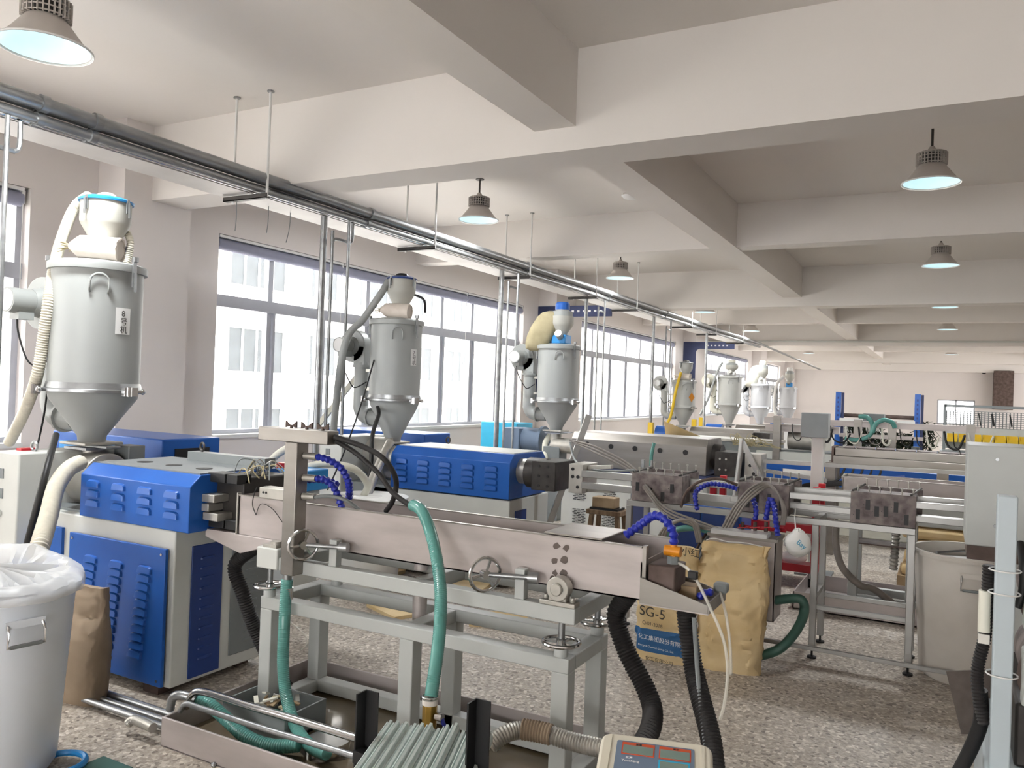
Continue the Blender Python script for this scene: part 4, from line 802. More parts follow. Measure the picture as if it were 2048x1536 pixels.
def sack(t, c, w, dp, h, ang, matn, seed, lean=0, pinch=.4, top=.75, name='sack_body', amp=1.0):
    from mathutils import noise
    ex = Vector((math.cos(ang), math.sin(ang), 0)); ey = Vector((-math.sin(ang), math.cos(ang), 0)); c = Vector(c); n = 72; L = 40; vs = []
    for j in range(L + 1):
        f_ = j / L; wid = w / 2 * (1 - .10 * (1 - f_) ** 3 + .02 * math.sin(f_ * 9 + seed)); dep = dp / 2 * ((pinch + (1 - pinch) * math.sin(PI * min(1, f_ * 1.15 + .12)) ** .8) if f_ < top else pinch * .6 + (1 - f_) * .6)
        if f_ > .93: dep = max(.012, dep * .35)
        for i in range(n):
            a = 2 * PI * i / n; cx_, sy_ = math.cos(a), math.sin(a); px = math.copysign(abs(cx_) ** .5, cx_) * wid; py = math.copysign(abs(sy_) ** .8, sy_) * dep
            q = Vector((px * 7 + seed * 3.1, py * 9 + f_ * 3.5, f_ * h * 9)); cr_ = amp * -.055 * (abs(noise.noise(q)) - .2) - amp * .03 * (abs(noise.noise(q * 2.1 + Vector((5, 2, 1)))) - .2) - .012 * abs(noise.noise(q * 5))
            vs.append(c + ex * (px + cr_ * .6) + ey * (py + math.copysign(cr_, sy_) + lean * f_) + Vector((0, 0, h * f_ + (.02 * noise.noise(Vector((px * 8, seed, 0))) if j else 0) * f_)))
    fs = [(j * n + i, j * n + (i + 1) % n, j * n + n + (i + 1) % n, j * n + n + i) for j in range(L) for i in range(n)] + [tuple(range(n - 1, -1, -1)), tuple(range(L * n, L * n + n))]
    return M().add(vs, fs).put(name, matn, t)
sack(t, (-3.93, 2.66, 0), .34, .16, .60, .1, 'card', 2, amp=.35)
# scraps at the lower picture edge
m = M(); p = P(118, 1540, z=.0); m.torus((p.x, p.y, .03), (0, 0, 1), .10, .014, 24, 8); m.put('hose_coil', 'bluelt', label='light blue coil on the floor before the white bin', cat='coil')
p = P(240, 1540, z=.0); M().box(p.x - .14, p.x + .06, p.y - .2, p.y + .02, 0, .02).put('carton_lid', 'greendk', bev=.003, label='green and white carton lid on the floor', cat='carton')
# ------------------------------------------------------------------ aluminium calibration table of the second line
mat('alu', '#a5a4a1', .38, .75, var=.12, scale=8); mat('paleblue', '#b3bec3', .45, var=.06); mat('plastwhite', '#e9e9e6', .45, var=.04)
t = thing('calibration_table', 'aluminium profile table carrying three brown calibrator blocks', 'table', (-1.0, 5.85, 0))
def rail(a, b, w=.045, h=None, name='rail', m_='alu', par=None): return M().bar(a, b, w, h).put(name, m_, par or t, bev=.003)
for y in (5.66, 6.06):
    for x in (-2.03, -.73, -.16): rail((x, y, .05), (x, y, .88), .042, name='leg')
    for x in (-2.03, -.73, -.16):
        m = M(); m.cyl((x, y, .0), (x, y, .012), .03, n=12); m.cyl((x, y, .012), (x, y, .05), .007, n=8); m.put('levelling_foot', 'black', t)
    rail((-2.05, y, .9), (-.14, y, .9), .042)
    rail((-.73, y, .34), (-.16, y, .34), .03); 
for x in (-2.03, -.73, -.16): rail((x, 5.68, .90), (x, 6.04, .90), .04, name='cross_rail'); rail((x, 5.68, .40), (x, 6.04, .40), .03, name='cross_rail')
rail((-2.5, 5.86, 1.06), (1.6, 5.86, 1.095), .06, .05, 'slide_bar'); rail((-2.5, 5.86, .97), (1.6, 5.86, .955), .06, .05, 'slide_bar')
rail((-1.15, 5.535, .10), (.12, 5.535, .095), .026, name='tie_bar')
rail((-.9, 5.66, 1.06), (1.6, 5.66, 1.09), .05, .04, 'slide_bar'); rail((-1.3, 5.70, .995), (1.6, 5.70, .96), .05, .04, 'slide_bar')
pt = M().box(-2.62, -2.50, 5.86, 6.16, .90, 1.13).put('mounting_plate', 'mould', t, bev=.004)
for z, y_ in ((1.09, 0), (1.03, 0), (1.03, 1), (.95, 1)): M().cyl((-2.585 + .045 * y_, 5.853, z), (-2.585 + .045 * y_, 5.861, z), .013, n=12).put('bolt_hole', 'black', pt)
m = M(); m.bar((-2.50, 5.98, 1.1), (-2.3, 5.98, 1.12), .05, .03); m.bar((-2.50, 5.98, .92), (-2.3, 5.98, .93), .05, .03); m.put('clamp_arm', 'mould', t, bev=.003)
SL = {0: ((.12, .55), (.38, .35), (.62, .2), (.8, .6)), 1: ((.2, .3), (.38, .55), (.62, .55), (.85, .3)), 2: ((.12, .26), (.27, .68), (.41, .45), (.55, .48), (.70, .68), (.86, .22))}
for k, (xa, xb) in enumerate(((-2.01, -1.63), (-1.24, -.90), (-.52, -.14))):
    c_ = thing('calibrator_block', ['brown calibrator block beside the white mounting plate', 'brown calibrator block with blue nozzles and hoses looped over it', 'brown slotted calibrator block beside the open white bin'][k], 'calibrator', ((xa + xb) / 2, 5.75, .923), 'calibrator blocks on the aluminium table')
    b_ = M().box(xa, xb, 5.63, 5.83, .923, 1.125).put('block', 'brown', c_, bev=.003)
    M().box(xa + .03, xb + .03, 5.90, 5.96, .93, 1.14).put('rear_block', 'brown', c_, bev=.003)
    for fx, fz in SL[k]:
        x = xa + (xb - xa) * fx; z = .935 + .16 * fz; M().box(x - .013, x + .013, 5.627, 5.632, z - .03, z + .035).put('slot', 'black', b_)
        M().cyl((x - .025, 5.628, z), (x - .025, 5.631, z), .003, n=6).put('pin_hole', 'black', b_)
    for i in range(6):
        x = xa + .04 + (xb - xa - .06) * i / 5; m = M(); m.cyl((x, 5.68, 1.125), (x, 5.68, 1.16), .005, n=6); m.cyl((x, 5.68, 1.155), (x, 5.68, 1.165), .009, n=6); m.put('bolt', 'mould', c_)
        m = M(); m.cyl((x + .03, 5.93, 1.14), (x + .03, 5.93, 1.185), .004, n=6); m.cyl((x + .03, 5.93, 1.18), (x + .03, 5.93, 1.19), .008, n=6); m.put('bolt', 'mould', c_)
    m = M(); m.cyl((xa + .01, 5.64, 1.13), (xa + .06, 5.92, 1.15), .007, n=6); m.put('tie_rod', 'darksteel', c_); M().cyl((xb - .03, 5.64, 1.13), (xb + .02, 5.92, 1.15), .007, n=6).put('tie_rod', 'darksteel', c_)
M().bar(P(1178, 830, y=6.7), P(1098, 1050, y=6.55), .055, .055).put('leaning_bar', 'alu', bev=.003, label='aluminium bar leaning beside the second die head', cat='bar')
for i, (dx, dv) in enumerate(((0, 0), (4, 6), (9, 12))):
    hose([P(1140 + dx, 880 + dv / 2, y=6.5 - .02 * i), P(1190, 893 + dv, y=6.2 - .02 * i), P(1260, 930 + dv, y=5.9 - .02 * i), P(1296, 975 + dv, y=5.6 - .02 * i), P(1330, 1015 + dv, y=5.5 - .02 * i), P(1390, 1040 + dv, y=5.45 - .02 * i), P(1440, 1058 + dv / 2, y=5.4 - .02 * i)], .0085, 'hosegrey', '%s grey vacuum hose sweeping from die head to steel tank' % ['upper', 'middle', 'lower'][i], group='grey vacuum hoses', n=8)
hose([P(1140, 885, y=6.4), P(1150, 920, y=6.2), P(1175, 937, y=6.0), P(1220, 942, y=5.85), P(1270, 940, y=5.8)], .009, 'greydk', 'sagging grey hose behind the white mounting plate', n=8)
for i in range(4):
    o_ = 6 * i
    hose([P(1445 + o_, 1055, y=5.4), P(1470 + o_, 1012, y=5.4), P(1500 + o_, 978 + o_ / 3, y=5.45), P(1530 + o_ / 2, 966 + o_ / 2, y=5.5), P(1555 + o_ / 4, 985 + o_ / 2, y=5.5), P(1565 + o_ / 3, 1020, y=5.5), P(1562 + o_ / 3, 1050, y=5.5)], .0085, 'hosegrey', '%s of the grey hoses looped over the middle calibrator' % ['first', 'second', 'third', 'fourth'][i], group='looped grey hoses', n=8)
hose([P(1362, 1015, y=5.5), P(1372, 985, y=5.5), P(1400, 963, y=5.5), P(1440, 958, y=5.55), P(1475, 970, y=5.6)], .010, 'rust', 'brown hose arched between first and middle calibrator', n=8)
for i in range(3):
    hose([P(1305 + 8 * i, 1110, y=5.35), P(1325 + 6 * i, 1060 - 2 * i, y=5.35), P(1360 + 4 * i, 1040, y=5.35), P(1385 + 4 * i, 1048, y=5.35), P(1395 + 4 * i, 1085, y=5.35)], .010, 'hosegrey', '%s grey hose loop behind the open paper sack' % ['left', 'middle', 'right'][i], group='grey loops behind the sack', n=8)
for i in range(7):
    a = P(1385 + 7 * i, 1118 - i, y=5.3); b = P(1412 + 6 * i, 1068 + i, y=5.42); M().tube([a, a.lerp(b, .5) + Vector((0, 0, .02)), b], .009, n=7).put('hose_end', random.choice(['rust', 'greydk', 'hosegrey']), label='%s of the dull hose ends bundled behind the open sack' % ['first', 'second', 'third', 'fourth', 'fifth', 'sixth', 'seventh'][i], cat='hose', group='bundled hose ends')
hose([P(1310, 1085, y=5.45), P(1345, 1062, y=5.45), P(1390, 1056, y=5.45), P(1435, 1068, y=5.45)], .022, 'green', 'teal hose arching behind the paper sacks', n=10)
def loc(pts, r, label): return M().tube(pts, r, n=10, sub=10, rib=(r * 1.6, r * .2)).put('segmented_hose', 'locblue', label=label, cat='hose', group='blue segmented hoses of the second line')
loc([P(1395, 1020, y=5.5), P(1391, 1000, y=5.5), P(1393, 982, y=5.55), P(1420, 968, y=5.6), P(1455, 972, y=5.6), P(1475, 978, y=5.6)], .016, 'blue segmented hose left of the middle calibrator')
loc([P(1510, 1040, y=5.45), P(1512, 1020, y=5.45), P(1505, 995, y=5.5), P(1498, 985, y=5.55)], .016, 'blue segmented hose before the middle calibrator')
loc([P(1532, 1040, y=5.45), P(1535, 1020, y=5.45), P(1540, 998, y=5.5), P(1548, 1012, y=5.45), P(1552, 1045, y=5.4), P(1556, 1072, y=5.4)], .017, 'blue segmented hose bent over towards the plastic bag')
t = thing('valve_manifold', 'row of red levered valves above the steel tank', 'valve', tuple(P(1530, 1062, y=5.45)))
M().cyl(P(1478, 1052, y=5.47), P(1572, 1062, y=5.47), .012, n=8).put('manifold_pipe', 'red', t)
for u in (1485, 1510, 1532, 1556):
    a = P(u, 1056, y=5.45); M().cyl(a - Vector((0, 0, .05)), a + Vector((0, 0, .04)), .012, n=8).put('valve_body', 'rust', t); M().bar(a + Vector((-.03, -.012, .0)), a + Vector((.035, -.012, .01)), .016, .006).put('lever', 'red', t)
# steel tank, its hose, hanging bag
t = thing('steel_tank', 'open grey steel tank hung on the aluminium table', 'tank', (-1.15, 5.5, .29))
a = (-1.36, -.93, 5.36, 5.62); z0, z1 = .27, .80
for b in ((a[0], a[1], a[2], a[2] + .006), (a[0], a[1], a[3] - .006, a[3]), (a[0], a[0] + .006, a[2], a[3]), (a[1] - .006, a[1], a[2], a[3])): M().box(*b, z0, z1).put('tank_wall', 'steelworn', t)
M().box(a[0], a[1], a[2], a[3], z0, z0 + .006).put('tank_floor', 'steelworn', t); m = M(); m.box(a[0] - .01, a[1] + .01, a[2] - .012, a[2], z1 - .02, z1); m.box(a[1], a[1] + .012, a[2], a[3], z1 - .02, z1); m.put('tank_rim', 'steel', t)
for x in (-1.3, -1.0): M().box(x - .015, x + .015, 5.6, 5.70, z1 - .01, .88).put('hanger', 'steel', t)
M().box(-1.34, -.98, 5.32, 5.45, z1 + .002, z1 + .03).put('plastic_cover', 'poly', t)
hose([(-.93, 5.42, .40), P(1600, 1198, y=5.4), P(1608, 1225, y=5.4), P(1590, 1265, y=5.3), P(1555, 1300, y=5.2), P(1500, 1316, y=5.25)], .03, 'greendk', 'dark green hose curling from the steel tank to the floor', n=12)
t = thing('plastic_bag', 'small white plastic bag with blue print hanging beside the steel tank', 'bag', tuple(P(1596, 1115, y=5.4)))
random.seed(5); pc = P(1596, 1085, y=5.42); m = M(); m.sph(pc, .085, 22, 14, (1.0, .55, 1.08))
for i in range(len(m.v)):
    p = Vector(m.v[i]); k_ = max(0, (p.z - pc.z) / .09); m.v[i] = (pc.x + (p.x - pc.x) * (1 - .45 * k_) + random.uniform(-.006, .006), pc.y + (p.y - pc.y) * (1 - .5 * k_) + random.uniform(-.005, .005), p.z + random.uniform(-.004, .004))
b_ = m.put('bag_film', 'plastwhite', t); M().tube([pc + Vector((-.02, .02, .08)), pc + Vector((-.04, .1, .15)), pc + Vector((-.05, .2, .19))], .004, n=5).put('bag_string', 'plastwhite', t)
text('Bay', 'bag_print', .045, 'cyanprint', pc + Vector((-.005, -.052, .005)), (.8, 0, -.6), (.6, 0, .8), b_)
# paper sacks in the aisle
t = thing('paper_sack', 'open printed kraft paper sack with blue band', 'sack', (-1.55, 5.02, 0))
sb = sack(t, (-1.55, 5.06, 0), .38, .18, .72, .06, 'kraft', 4, lean=.10, pinch=.55); sb.data.materials.append(MATS['blueprint'])
for p in sb.data.polygons:
    z = p.center.z
    if .055 < z < .20 and p.normal.y < -.15: p.material_index = 1
for s_, sz, u, v, mt in (('SG-5', .085, 1278, 1228, 'ink'), ('Q/01-2018', .030, 1284, 1247, 'ink'), ('化工集团股份有限公司', .034, 1276, 1274, 'white_ink'), ('Energy & Chemical Group Co., Ltd.', .016, 1276, 1289, 'white_ink'), ('化工有限公司', .03, 1290, 1318, 'ink'), ('小红', .06, 1362, 1108, 'ink')):
    p = P(u, v, y=4.945 + (.12 if v < 1120 else 0)); text(s_, 'sack_print', sz, mt, p, (1, .06, -.08), (0, .12, 1), sb)
t = thing('paper_sack', 'tall filled plain kraft paper sack beside the printed one', 'sack', (-1.15, 5.12, 0))
sack(t, (-1.15, 5.14, 0), .43, .22, .765, .05, 'kraft', 9, lean=.10, pinch=.55); M().tube([(-1.34, 5.22, .77), (-1.28, 5.2, .79), (-1.2, 5.22, .775), (-1.1, 5.2, .785), (-.98, 5.22, .77)], .003, n=5).put('seam_thread', 'white', t)
# white bin and its contents
b2, c, d, r = bin_(.175, 5.85, .28, .325, .79, 'open white bin behind the square machine post', 'binwarm', hang=.05)
M().lathe((.175, 5.85, 0), [(.3, .70), (.3, .705), (.001, .712)], 32).put('bin_contents', 'plastwhite', b2)
for i, (dx, dy, mt) in enumerate(((-.09, -.1, 'greendk'), (-.02, -.06, 'leafdk'), (.05, -.08, 'greendk'))): M().box(.16 + dx - .05, .16 + dx + .05, 5.86 + dy - .012, 5.86 + dy + .012, .715, .735).rot((.16 + dx, 5.86 + dy, .72), 'Z', .3 * i - .2).put('green_tool', mt, label='%s green hand tool lying in the open white bin' % ['left', 'middle', 'right'][i], cat='tool', group='green tools in the bin')
M().cyl((-.02, 5.58, .80), (.40, 6.1, .80), .008, n=8).put('steel_rod', 'galv', label='thin steel rod lying across the open white bin', cat='rod')
# ------------------------------------------------------------------ haul-off machine at the right edge
t = thing('haul_off_machine', 'grey haul off machine with square post and control box at the right edge', 'machine', (.35, 3.4, 0))
bx_ = M().box(.10, .62, 4.35, 4.75, 1.05, 1.52).put('control_box', 'grey', t, bev=.006)
for x, z in ((.22, 1.46), (.22, 1.15)): M().cyl((x, 4.335, z), (x, 4.35, z), .008, n=8).put('bolt', 'galv', bx_)
M().box(.11, .6, 4.38, 4.72, .98, 1.05).put('box_plinth', 'rust', t); M().box(.29, .5, 4.45, 4.65, 0, .98).put('box_column', 'grey', t)
po = M().box(.150, .204, 2.88, 2.94, .58, 1.43).put('square_post', 'paleblue', t, bev=.004)
for z in (1.2, 1.13, .88): M().torus((.177, 2.91, z), (0, 0, 1), .043, .0025, 16, 5).put('cable_tie', 'white', po)
M().box(.14, .60, 2.80, 3.7, .08, .58).put('machine_base', 'paleblue', t, bev=.01)
M().box(.22, .60, 2.98, 3.6, .58, .78).put('drive_case', 'darksteel', t, bev=.01)
for z in (1.10, .86):
    h_ = thing('caterpillar_head', None, None, (.4, 3.2, z)); h_.parent = t; h_.location = WL[h_.name] - WL[t.name]
    M().box(.235, .30, 2.98, 3.03, z - .09, z + .09).put('bearing_block', 'greylt', h_, bev=.006)
    for dz in (-.065, .065): M().cyl((.262, 2.972, z + dz), (.262, 2.98, z + dz), .013, n=12).put('socket_bolt', 'black', h_)
    M().cyl((.36, 3.0, z), (.36, 3.4, z), .12, n=24).put('belt_roller', 'brown', h_); M().torus((.36, 3.02, z), (0, 1, 0), .125, .012, 28, 6).put('belt_edge', 'rust', h_); M().box(.36, .60, 3.0, 3.4, z - .12, z + .12).put('head_case', 'grey', h_)
M().cyl((.128, 2.96, .99), (.128, 2.96, 1.12), .018, n=14).put('sensor', 'cream', t, label='cream cylindrical sensor'); M().box(.112, .144, 2.945, 2.975, .955, .985).put('sensor_clamp', 'mould', t)
hose([P(1978, 1130, y=2.97), P(1975, 1200, y=2.97), P(1970, 1270, y=2.97), P(1955, 1340, y=2.97), P(1958, 1400, y=2.95), P(1970, 1450, y=2.94)], .018, 'rubber', 'black corrugated conduit tied to the square post', rib=(.010, .002), n=12)
hose([P(1960, 1380, y=2.96), P(1962, 1440, y=2.98), P(1945, 1490, y=3.0), P(1915, 1550, y=3.02)], .022, 'black', 'thick black cable hanging below the square post', n=12)
hose([P(2040, 1085, y=3.05), P(2046, 1130, y=3.0), P(2045, 1180, y=3.0), P(2035, 1215, y=3.0)], .012, 'black', 'short black cable looped by the caterpillar head', n=10)
M().box(.05, .24, 3.62, 3.63, .44, .68).rot((.15, 3.62, .6), 'Y', -.25).put('guide_plate', 'stain', t)
# ------------------------------------------------------------------ stool, trolley, drum and small pump behind the first tank
t = thing('wooden_stool', 'old brown wooden stool with a block on it', 'stool', (-2.86, 7.4, 0))
M().box(-3.06, -2.70, 7.28, 7.55, .52, .565).put('seat', 'wood', t, bev=.006)
for x in (-3.01, -2.75):
    for y in (7.32, 7.51): M().bar((x + (x + 2.88) * .35, y + (y - 7.415) * .35, 0), (x, y, .52), .045, .04).put('leg', 'wood', t, bev=.004)
for y in (7.31, 7.52): M().box(-3.04, -2.72, y - .012, y + .012, .25, .29).put('stretcher', 'wood', t)
M().box(-3.01, -2.78, 7.31, 7.46, .585, .685).put('timber_block', 'board', bev=.006, label='squared timber block lying on the wooden stool', cat='block'); M().box(-3.03, -2.74, 7.30, 7.50, .565, .584).put('rubber_pad', 'black', label='black pad under the timber block on the stool', cat='pad')
t = thing('tool_trolley', 'red steel tool trolley on castors behind the aluminium table', 'trolley', (-1.45, 7.9, 0))
for x in (-1.93, -1.0):
    for y in (7.72, 8.1): M().box(x - .03, x + .03, y - .03, y + .03, .12, .92).put('post', 'red', t, bev=.003)
for z in (.16, .52, .86):
    s_ = M().box(-1.96, -.97, 7.69, 8.13, z - .02, z).put('shelf', 'red', t); M().box(-1.96, -.97, 7.685, 7.695, z - .02, z + .05).put('shelf_lip', 'red', s_)
for x in (-1.9, -1.03):
    for y in (7.73, 8.09): w_ = M().cyl((x - .012, y, .055), (x + .012, y, .055), .055, n=18).put('castor', 'black', t); M().box(x - .02, x + .02, y - .02, y + .02, .10, .13).put('castor_fork', 'galv', w_)
M().sph((-1.2, 7.85, .24), .08, 12, 8, (1.5, 1, .7)).put('plastic_wrap', 'poly', label='crumpled clear plastic on the lowest trolley shelf', cat='wrap')
t, c_, d_, r_ = bin_(-4.24, 5.38, .27, .31, .74, 'white drum with flat lid behind the trough', 'plastwhite')
M().lathe((-4.24, 5.38, 0), [(.335, .735), (.34, .765), (.30, .772), (.28, .762), (.12, .765), (.11, .775), (.001, .776)], 40).put('drum_lid', 'plastwhite', t)
hose([P(728, 990, y=5.35), P(735, 970, y=5.3), P(718, 945, y=5.2), P(690, 932, y=5.1), P(640, 928, y=5.0), P(590, 940, y=4.9), P(545, 935, y=4.8), P(540, 925, y=4.8), P(560, 905, y=4.85), P(585, 892, y=4.9)], .03, 'cream', 'thick cream hose with blue stripe looping to the drum', n=12)
t = thing('auto_loader', 'small light blue suction unit behind the trough', 'machine', (-4.5, 4.75, 0))
M().box(-4.72, -4.3, 4.6, 4.95, .86, 1.02).put('case', 'bluelt', t, bev=.008); M().box(-4.70, -4.45, 4.595, 4.602, .88, .99).put('control_plate', 'greydk', t); M().box(-4.68, -4.34, 4.64, 4.9, 0, .86).put('cabinet', 'greylt', t, bev=.008); M().cyl((-4.6, 4.75, 1.02), (-4.6, 4.75, 1.06), .05, n=14).put('stop_button', 'red', t)
# flattened cartons under the stand, loose tube
for i, (u, v) in enumerate(((790, 1218), (760, 1140), (930, 1172), (1000, 1240))):
    p = P(u, v, z=.02); m = M(); m.box(p.x - .22, p.x + .2, p.y - .12, p.y + .12, 0, .025 + .008 * i); m.rot(p, 'Z', .3 * i - .4); m.put('flat_carton', 'kraft', label='%s flattened paper lying on the floor behind the front stand' % ['first', 'second', 'third', 'fourth'][i], cat='paper', group='flattened papers on the floor')
hose([P(560, 1230, y=3.9), P(600, 1260, y=3.9), P(615, 1285, y=3.9), P(590, 1305, y=3.9), P(555, 1300, y=3.9)], .006, 'clear', 'loose clear tube looped behind the stand leg', n=6)
# ------------------------------------------------------------------ third line: stainless covered extruder
e = thing('extruder', 'long stainless covered extruder with five round holes on a white vented cabinet', 'extruder', (-3.2, 9.5, 0))
cv = M().prism([(9.1, .80), (9.1, 1.13), (9.18, 1.215), (9.75, 1.215), (9.83, 1.13), (9.83, .80)], 'x', -4.05, -2.37).put('barrel_cover', 'steel', e, bev=.004)
for u, v in ((1175, 888), (1222, 893), (1270, 897), (1320, 901), (1371, 905)):
    p = P(u, v, y=9.1); M().cyl((p.x, 9.092, p.z), (p.x, 9.101, p.z), .03, n=16).put('vent_hole', 'black', cv)
M().box(-4.2, -2.35, 9.05, 9.85, .735, .795).put('dark_slab', 'navy', e, bev=.004)
bs = M().box(-4.15, -3.25, 9.08, 9.8, .03, .735).put('base_cabinet', 'greylt', e, bev=.006); M().box(-3.25, -3.05, 9.1, 9.8, .03, .735).put('cabinet_edge', 'navy', e)
M().box(-3.05, -2.4, 9.12, 9.8, .03, .735).put('base_cabinet', 'greylt', e, bev=.006)
SLOT = M().box(-.022, .022, -.003, .003, -.004, .004); me = bpy.data.meshes.new('vent_slot'); me.from_pydata(SLOT.v, [], SLOT.f); me.materials.append(MATS['black'])
for gx in (-3.97, -3.58):
    for gz in (.55, .27):
        for j in range(9):
            for i in range(3): put_mesh(me, 'vent_slot', (gx + .055 * i + (.02 if j % 2 else 0), 9.079, gz - .02 * j), bs)
for x in (-4.0, -2.6): M().box(x - .06, x + .06, 9.1, 9.8, 0, .03).put('foot', 'rust', e)
M().cyl((-2.37, 9.45, 1.0), (-2.27, 9.45, 1.0), .15, n=24).put('barrel_end', 'darksteel', e)
dh = M().box(-2.30, -2.0, 9.2, 9.6, .80, 1.08).put('die_head', 'darksteel', e, bev=.006)
for x in (-2.24, -2.17):
    for z in (.88, 1.0): M().cyl((x, 9.193, z), (x, 9.201, z), .012, n=8).put('bolt', 'mould', dh)
pl = M().box(-1.96, -1.78, 9.2, 9.5, .79, 1.08).put('mounting_plate', 'mould', e, bev=.004)
for x, z in ((-1.9, 1.02), (-1.9, .95), (-1.85, .95), (-1.86, .86)): M().cyl((x, 9.193, z), (x, 9.201, z), .018, n=12).put('bolt_hole', 'black', pl)
for a, b in (((-1.78, 9.3, 1.0), (.4, 9.3, 1.03)), ((-1.78, 9.3, .90), (-1.1, 9.3, .84))): M().bar(a, b, .05, .04).put('slide_bar', 'alu', e)
M().cyl((-4.55, 9.7, .99), (-4.0, 9.6, .99), .10, n=20).put('feed_barrel', 'mould', e); M().box(-4.67, -4.43, 9.58, 9.82, .0, .97).put('feed_stand', 'greydk', e, bev=.006)
m = M(); m.cyl((-5.15, 9.9, 1.02), (-4.85, 9.9, 1.02), .17, n=24); m.cyl((-4.85, 9.9, 1.02), (-4.8, 9.9, 1.02), .2, n=24); m.put('motor', 'panelblue', e, bev=.006); M().box(-5.35, -5.1, 9.7, 10.05, .85, 1.18).put('gear_case', 'panelblue', e, bev=.01); M().box(-5.3, -4.75, 9.72, 10.08, 0, .85).put('motor_stand', 'greydk', e)
M().cyl((-2.05, 9.0, .2), (-1.98, 9.12, 1.25), .03, n=10).put('upright_pole', 'alu', e); M().bar((-1.98, 9.12, 1.22), (-1.66, 9.12, .62), .05, .05).put('slanted_pole', 'alu', e)
hose([P(1302, 932, y=5.93), P(1303, 910, y=5.93), P(1308, 886, y=5.93)], .014, 'green', 'short upright teal hose on the first calibrator block', n=8)
for u in (1286, 1302): p = P(u, 932, y=5.93); M().cyl((p.x, p.y, 1.14), (p.x, p.y, 1.20), .014, n=8).put('hose_nipple', 'galv', label='%s steel hose nipple on the first calibrator block' % ('left' if u == 1286 else 'right'), cat='fitting')
# ------------------------------------------------------------------ second cooling tank and control box on post
k2 = thing('cooling_tank', 'plain grey cooling trough on a pale frame behind the calibration table', 'cooling tank', (0, 7.0, 0))
for b in ((-.72, 1.4, 7.1, 7.108), (-.72, 1.4, 7.4, 7.408)): M().box(*b, .90, 1.085).put('trough_wall', 'steelworn', k2)
M().box(-.72, 1.4, 7.1, 7.408, .895, .902).put('trough_floor', 'steelworn', k2); M().box(-.725, -.715, 7.1, 7.408, .9, 1.09).put('end_wall', 'steel', k2); m = M(); m.box(-.73, 1.4, 7.09, 7.112, 1.083, 1.092); m.box(-.73, 1.4, 7.395, 7.412, 1.083, 1.092); m.put('rolled_edge', 'steel', k2)
for x in (-.62, -.2, .6, 1.3):
    for y in (7.08, 7.42): M().box(x - .035, x + .035, y - .035, y + .035, .0, .9).put('leg', 'grey', k2, bev=.004)
for z in (.86, .78, .12):
    for y in (7.08, 7.42): M().box(-.62, 1.3, y - .03, y + .03, z - .03, z + .03).put('rail', 'grey', k2, bev=.003)
M().box(-.62, 1.3, 7.12, 7.38, .55, .56).put('shelf', 'rust', k2)
hose([P(1672, 1050, y=6.9), P(1672, 1090, y=6.9), P(1685, 1135, y=6.9), P(1720, 1170, y=6.95), P(1750, 1180, y=7.0), (-.2, 7.08, .03)], .028, 'hosegrey', 'brownish hose curving down behind the aluminium table', n=10)
hose([(-.32, 7.2, .9), (-.32, 7.2, .6), (-.33, 7.2, .35)], .03, 'mould', 'ribbed drain hose under the plain grey trough', rib=(.03, .004))
t = thing('floor_tray', 'grey water tray on the floor behind the aluminium table', 'tray', (-.3, 7.2, 0))
M().box(-1.05, 1.2, 6.9, 7.7, 0, .01).put('tray_floor', 'steelworn', t)
for b in ((-1.05, 1.2, 6.9, 6.91), (-1.05, 1.2, 7.69, 7.7), (-1.05, -1.04, 6.9, 7.7)): M().box(*b, 0, .14).put('tray_wall', 'steelworn', t)
t = thing('control_pedestal', 'grey square control box on a pale square post', 'control box', (-1.1, 8.4, 0))
M().box(-1.24, -.99, 8.3, 8.48, 1.34, 1.58).put('box', 'greydk', t, bev=.005); M().box(-1.14, -1.03, 8.34, 8.45, .02, 1.34).put('post', 'greylt', t, bev=.004); M().box(-1.25, -.92, 8.25, 8.55, 0, .02).put('base_plate', 'greydk', t)
# ------------------------------------------------------------------ third line vacuum tank
k3 = thing('vacuum_tank', 'long stainless vacuum tank with rusty end cap at the third line', 'tank', (0, 9.7, 0))
M().box(-1.08, 1.5, 9.6, 9.95, 1.10, 1.19).put('tank_lid', 'steel', k3, bev=.006); M().box(-1.08, 1.5, 9.58, 9.97, 1.0, 1.10).put('tank_body', 'steel', k3, bev=.006); M().box(-1.10, -1.06, 9.6, 9.95, 1.02, 1.2).put('end_cap', 'rust', k3)
for x in (-1.1, .0, 1.2):
    for y in (9.6, 9.93): M().box(x - .055, x + .055, y - .04, y + .04, 0, 1.02).put('leg', 'steel', k3, bev=.004)
M().box(-.98, 1.4, 9.62, 9.93, 1.192, 1.2).put('lid_window', 'brown', k3)
for i in range(8): M().cyl((-.85 + .2 * i, 9.62, 1.19), (-.85 + .2 * i, 9.62, 1.215), .012, n=8).put('lid_clamp', 'chrome', k3)
for i in range(5):
    hose([(-.95 + .09 * i, 9.62, 1.0), (-.98 + .09 * i, 9.55, .9), (-1.05 + .06 * i, 9.5, .82), (-1.3, 9.45, .78 - .01 * i), (-1.5, 9.4, .7)], .012, 'rubber', '%s black hose drooping under the stainless vacuum tank' % ['first', 'second', 'third', 'fourth', 'fifth'][i], group='black hoses under the vacuum tank', n=7)
t = thing('bench_machine', 'cream machine bed with blue rails behind the stainless vacuum tank', 'machine', (-.8, 11.2, 0))
M().box(-2.2, .9, 11.0, 11.6, 0, .62).put('bed', 'cream', t, bev=.01); M().box(-2.25, .95, 10.95, 11.05, .80, .87).put('top_rail', 'blue', t); M().box(-2.25, -.4, 10.93, 11.0, .62, .72).put('lower_rail', 'blue', t); M().box(-2.05, -1.85, 10.94, 11.0, .3, .8).put('upright', 'blue', t)
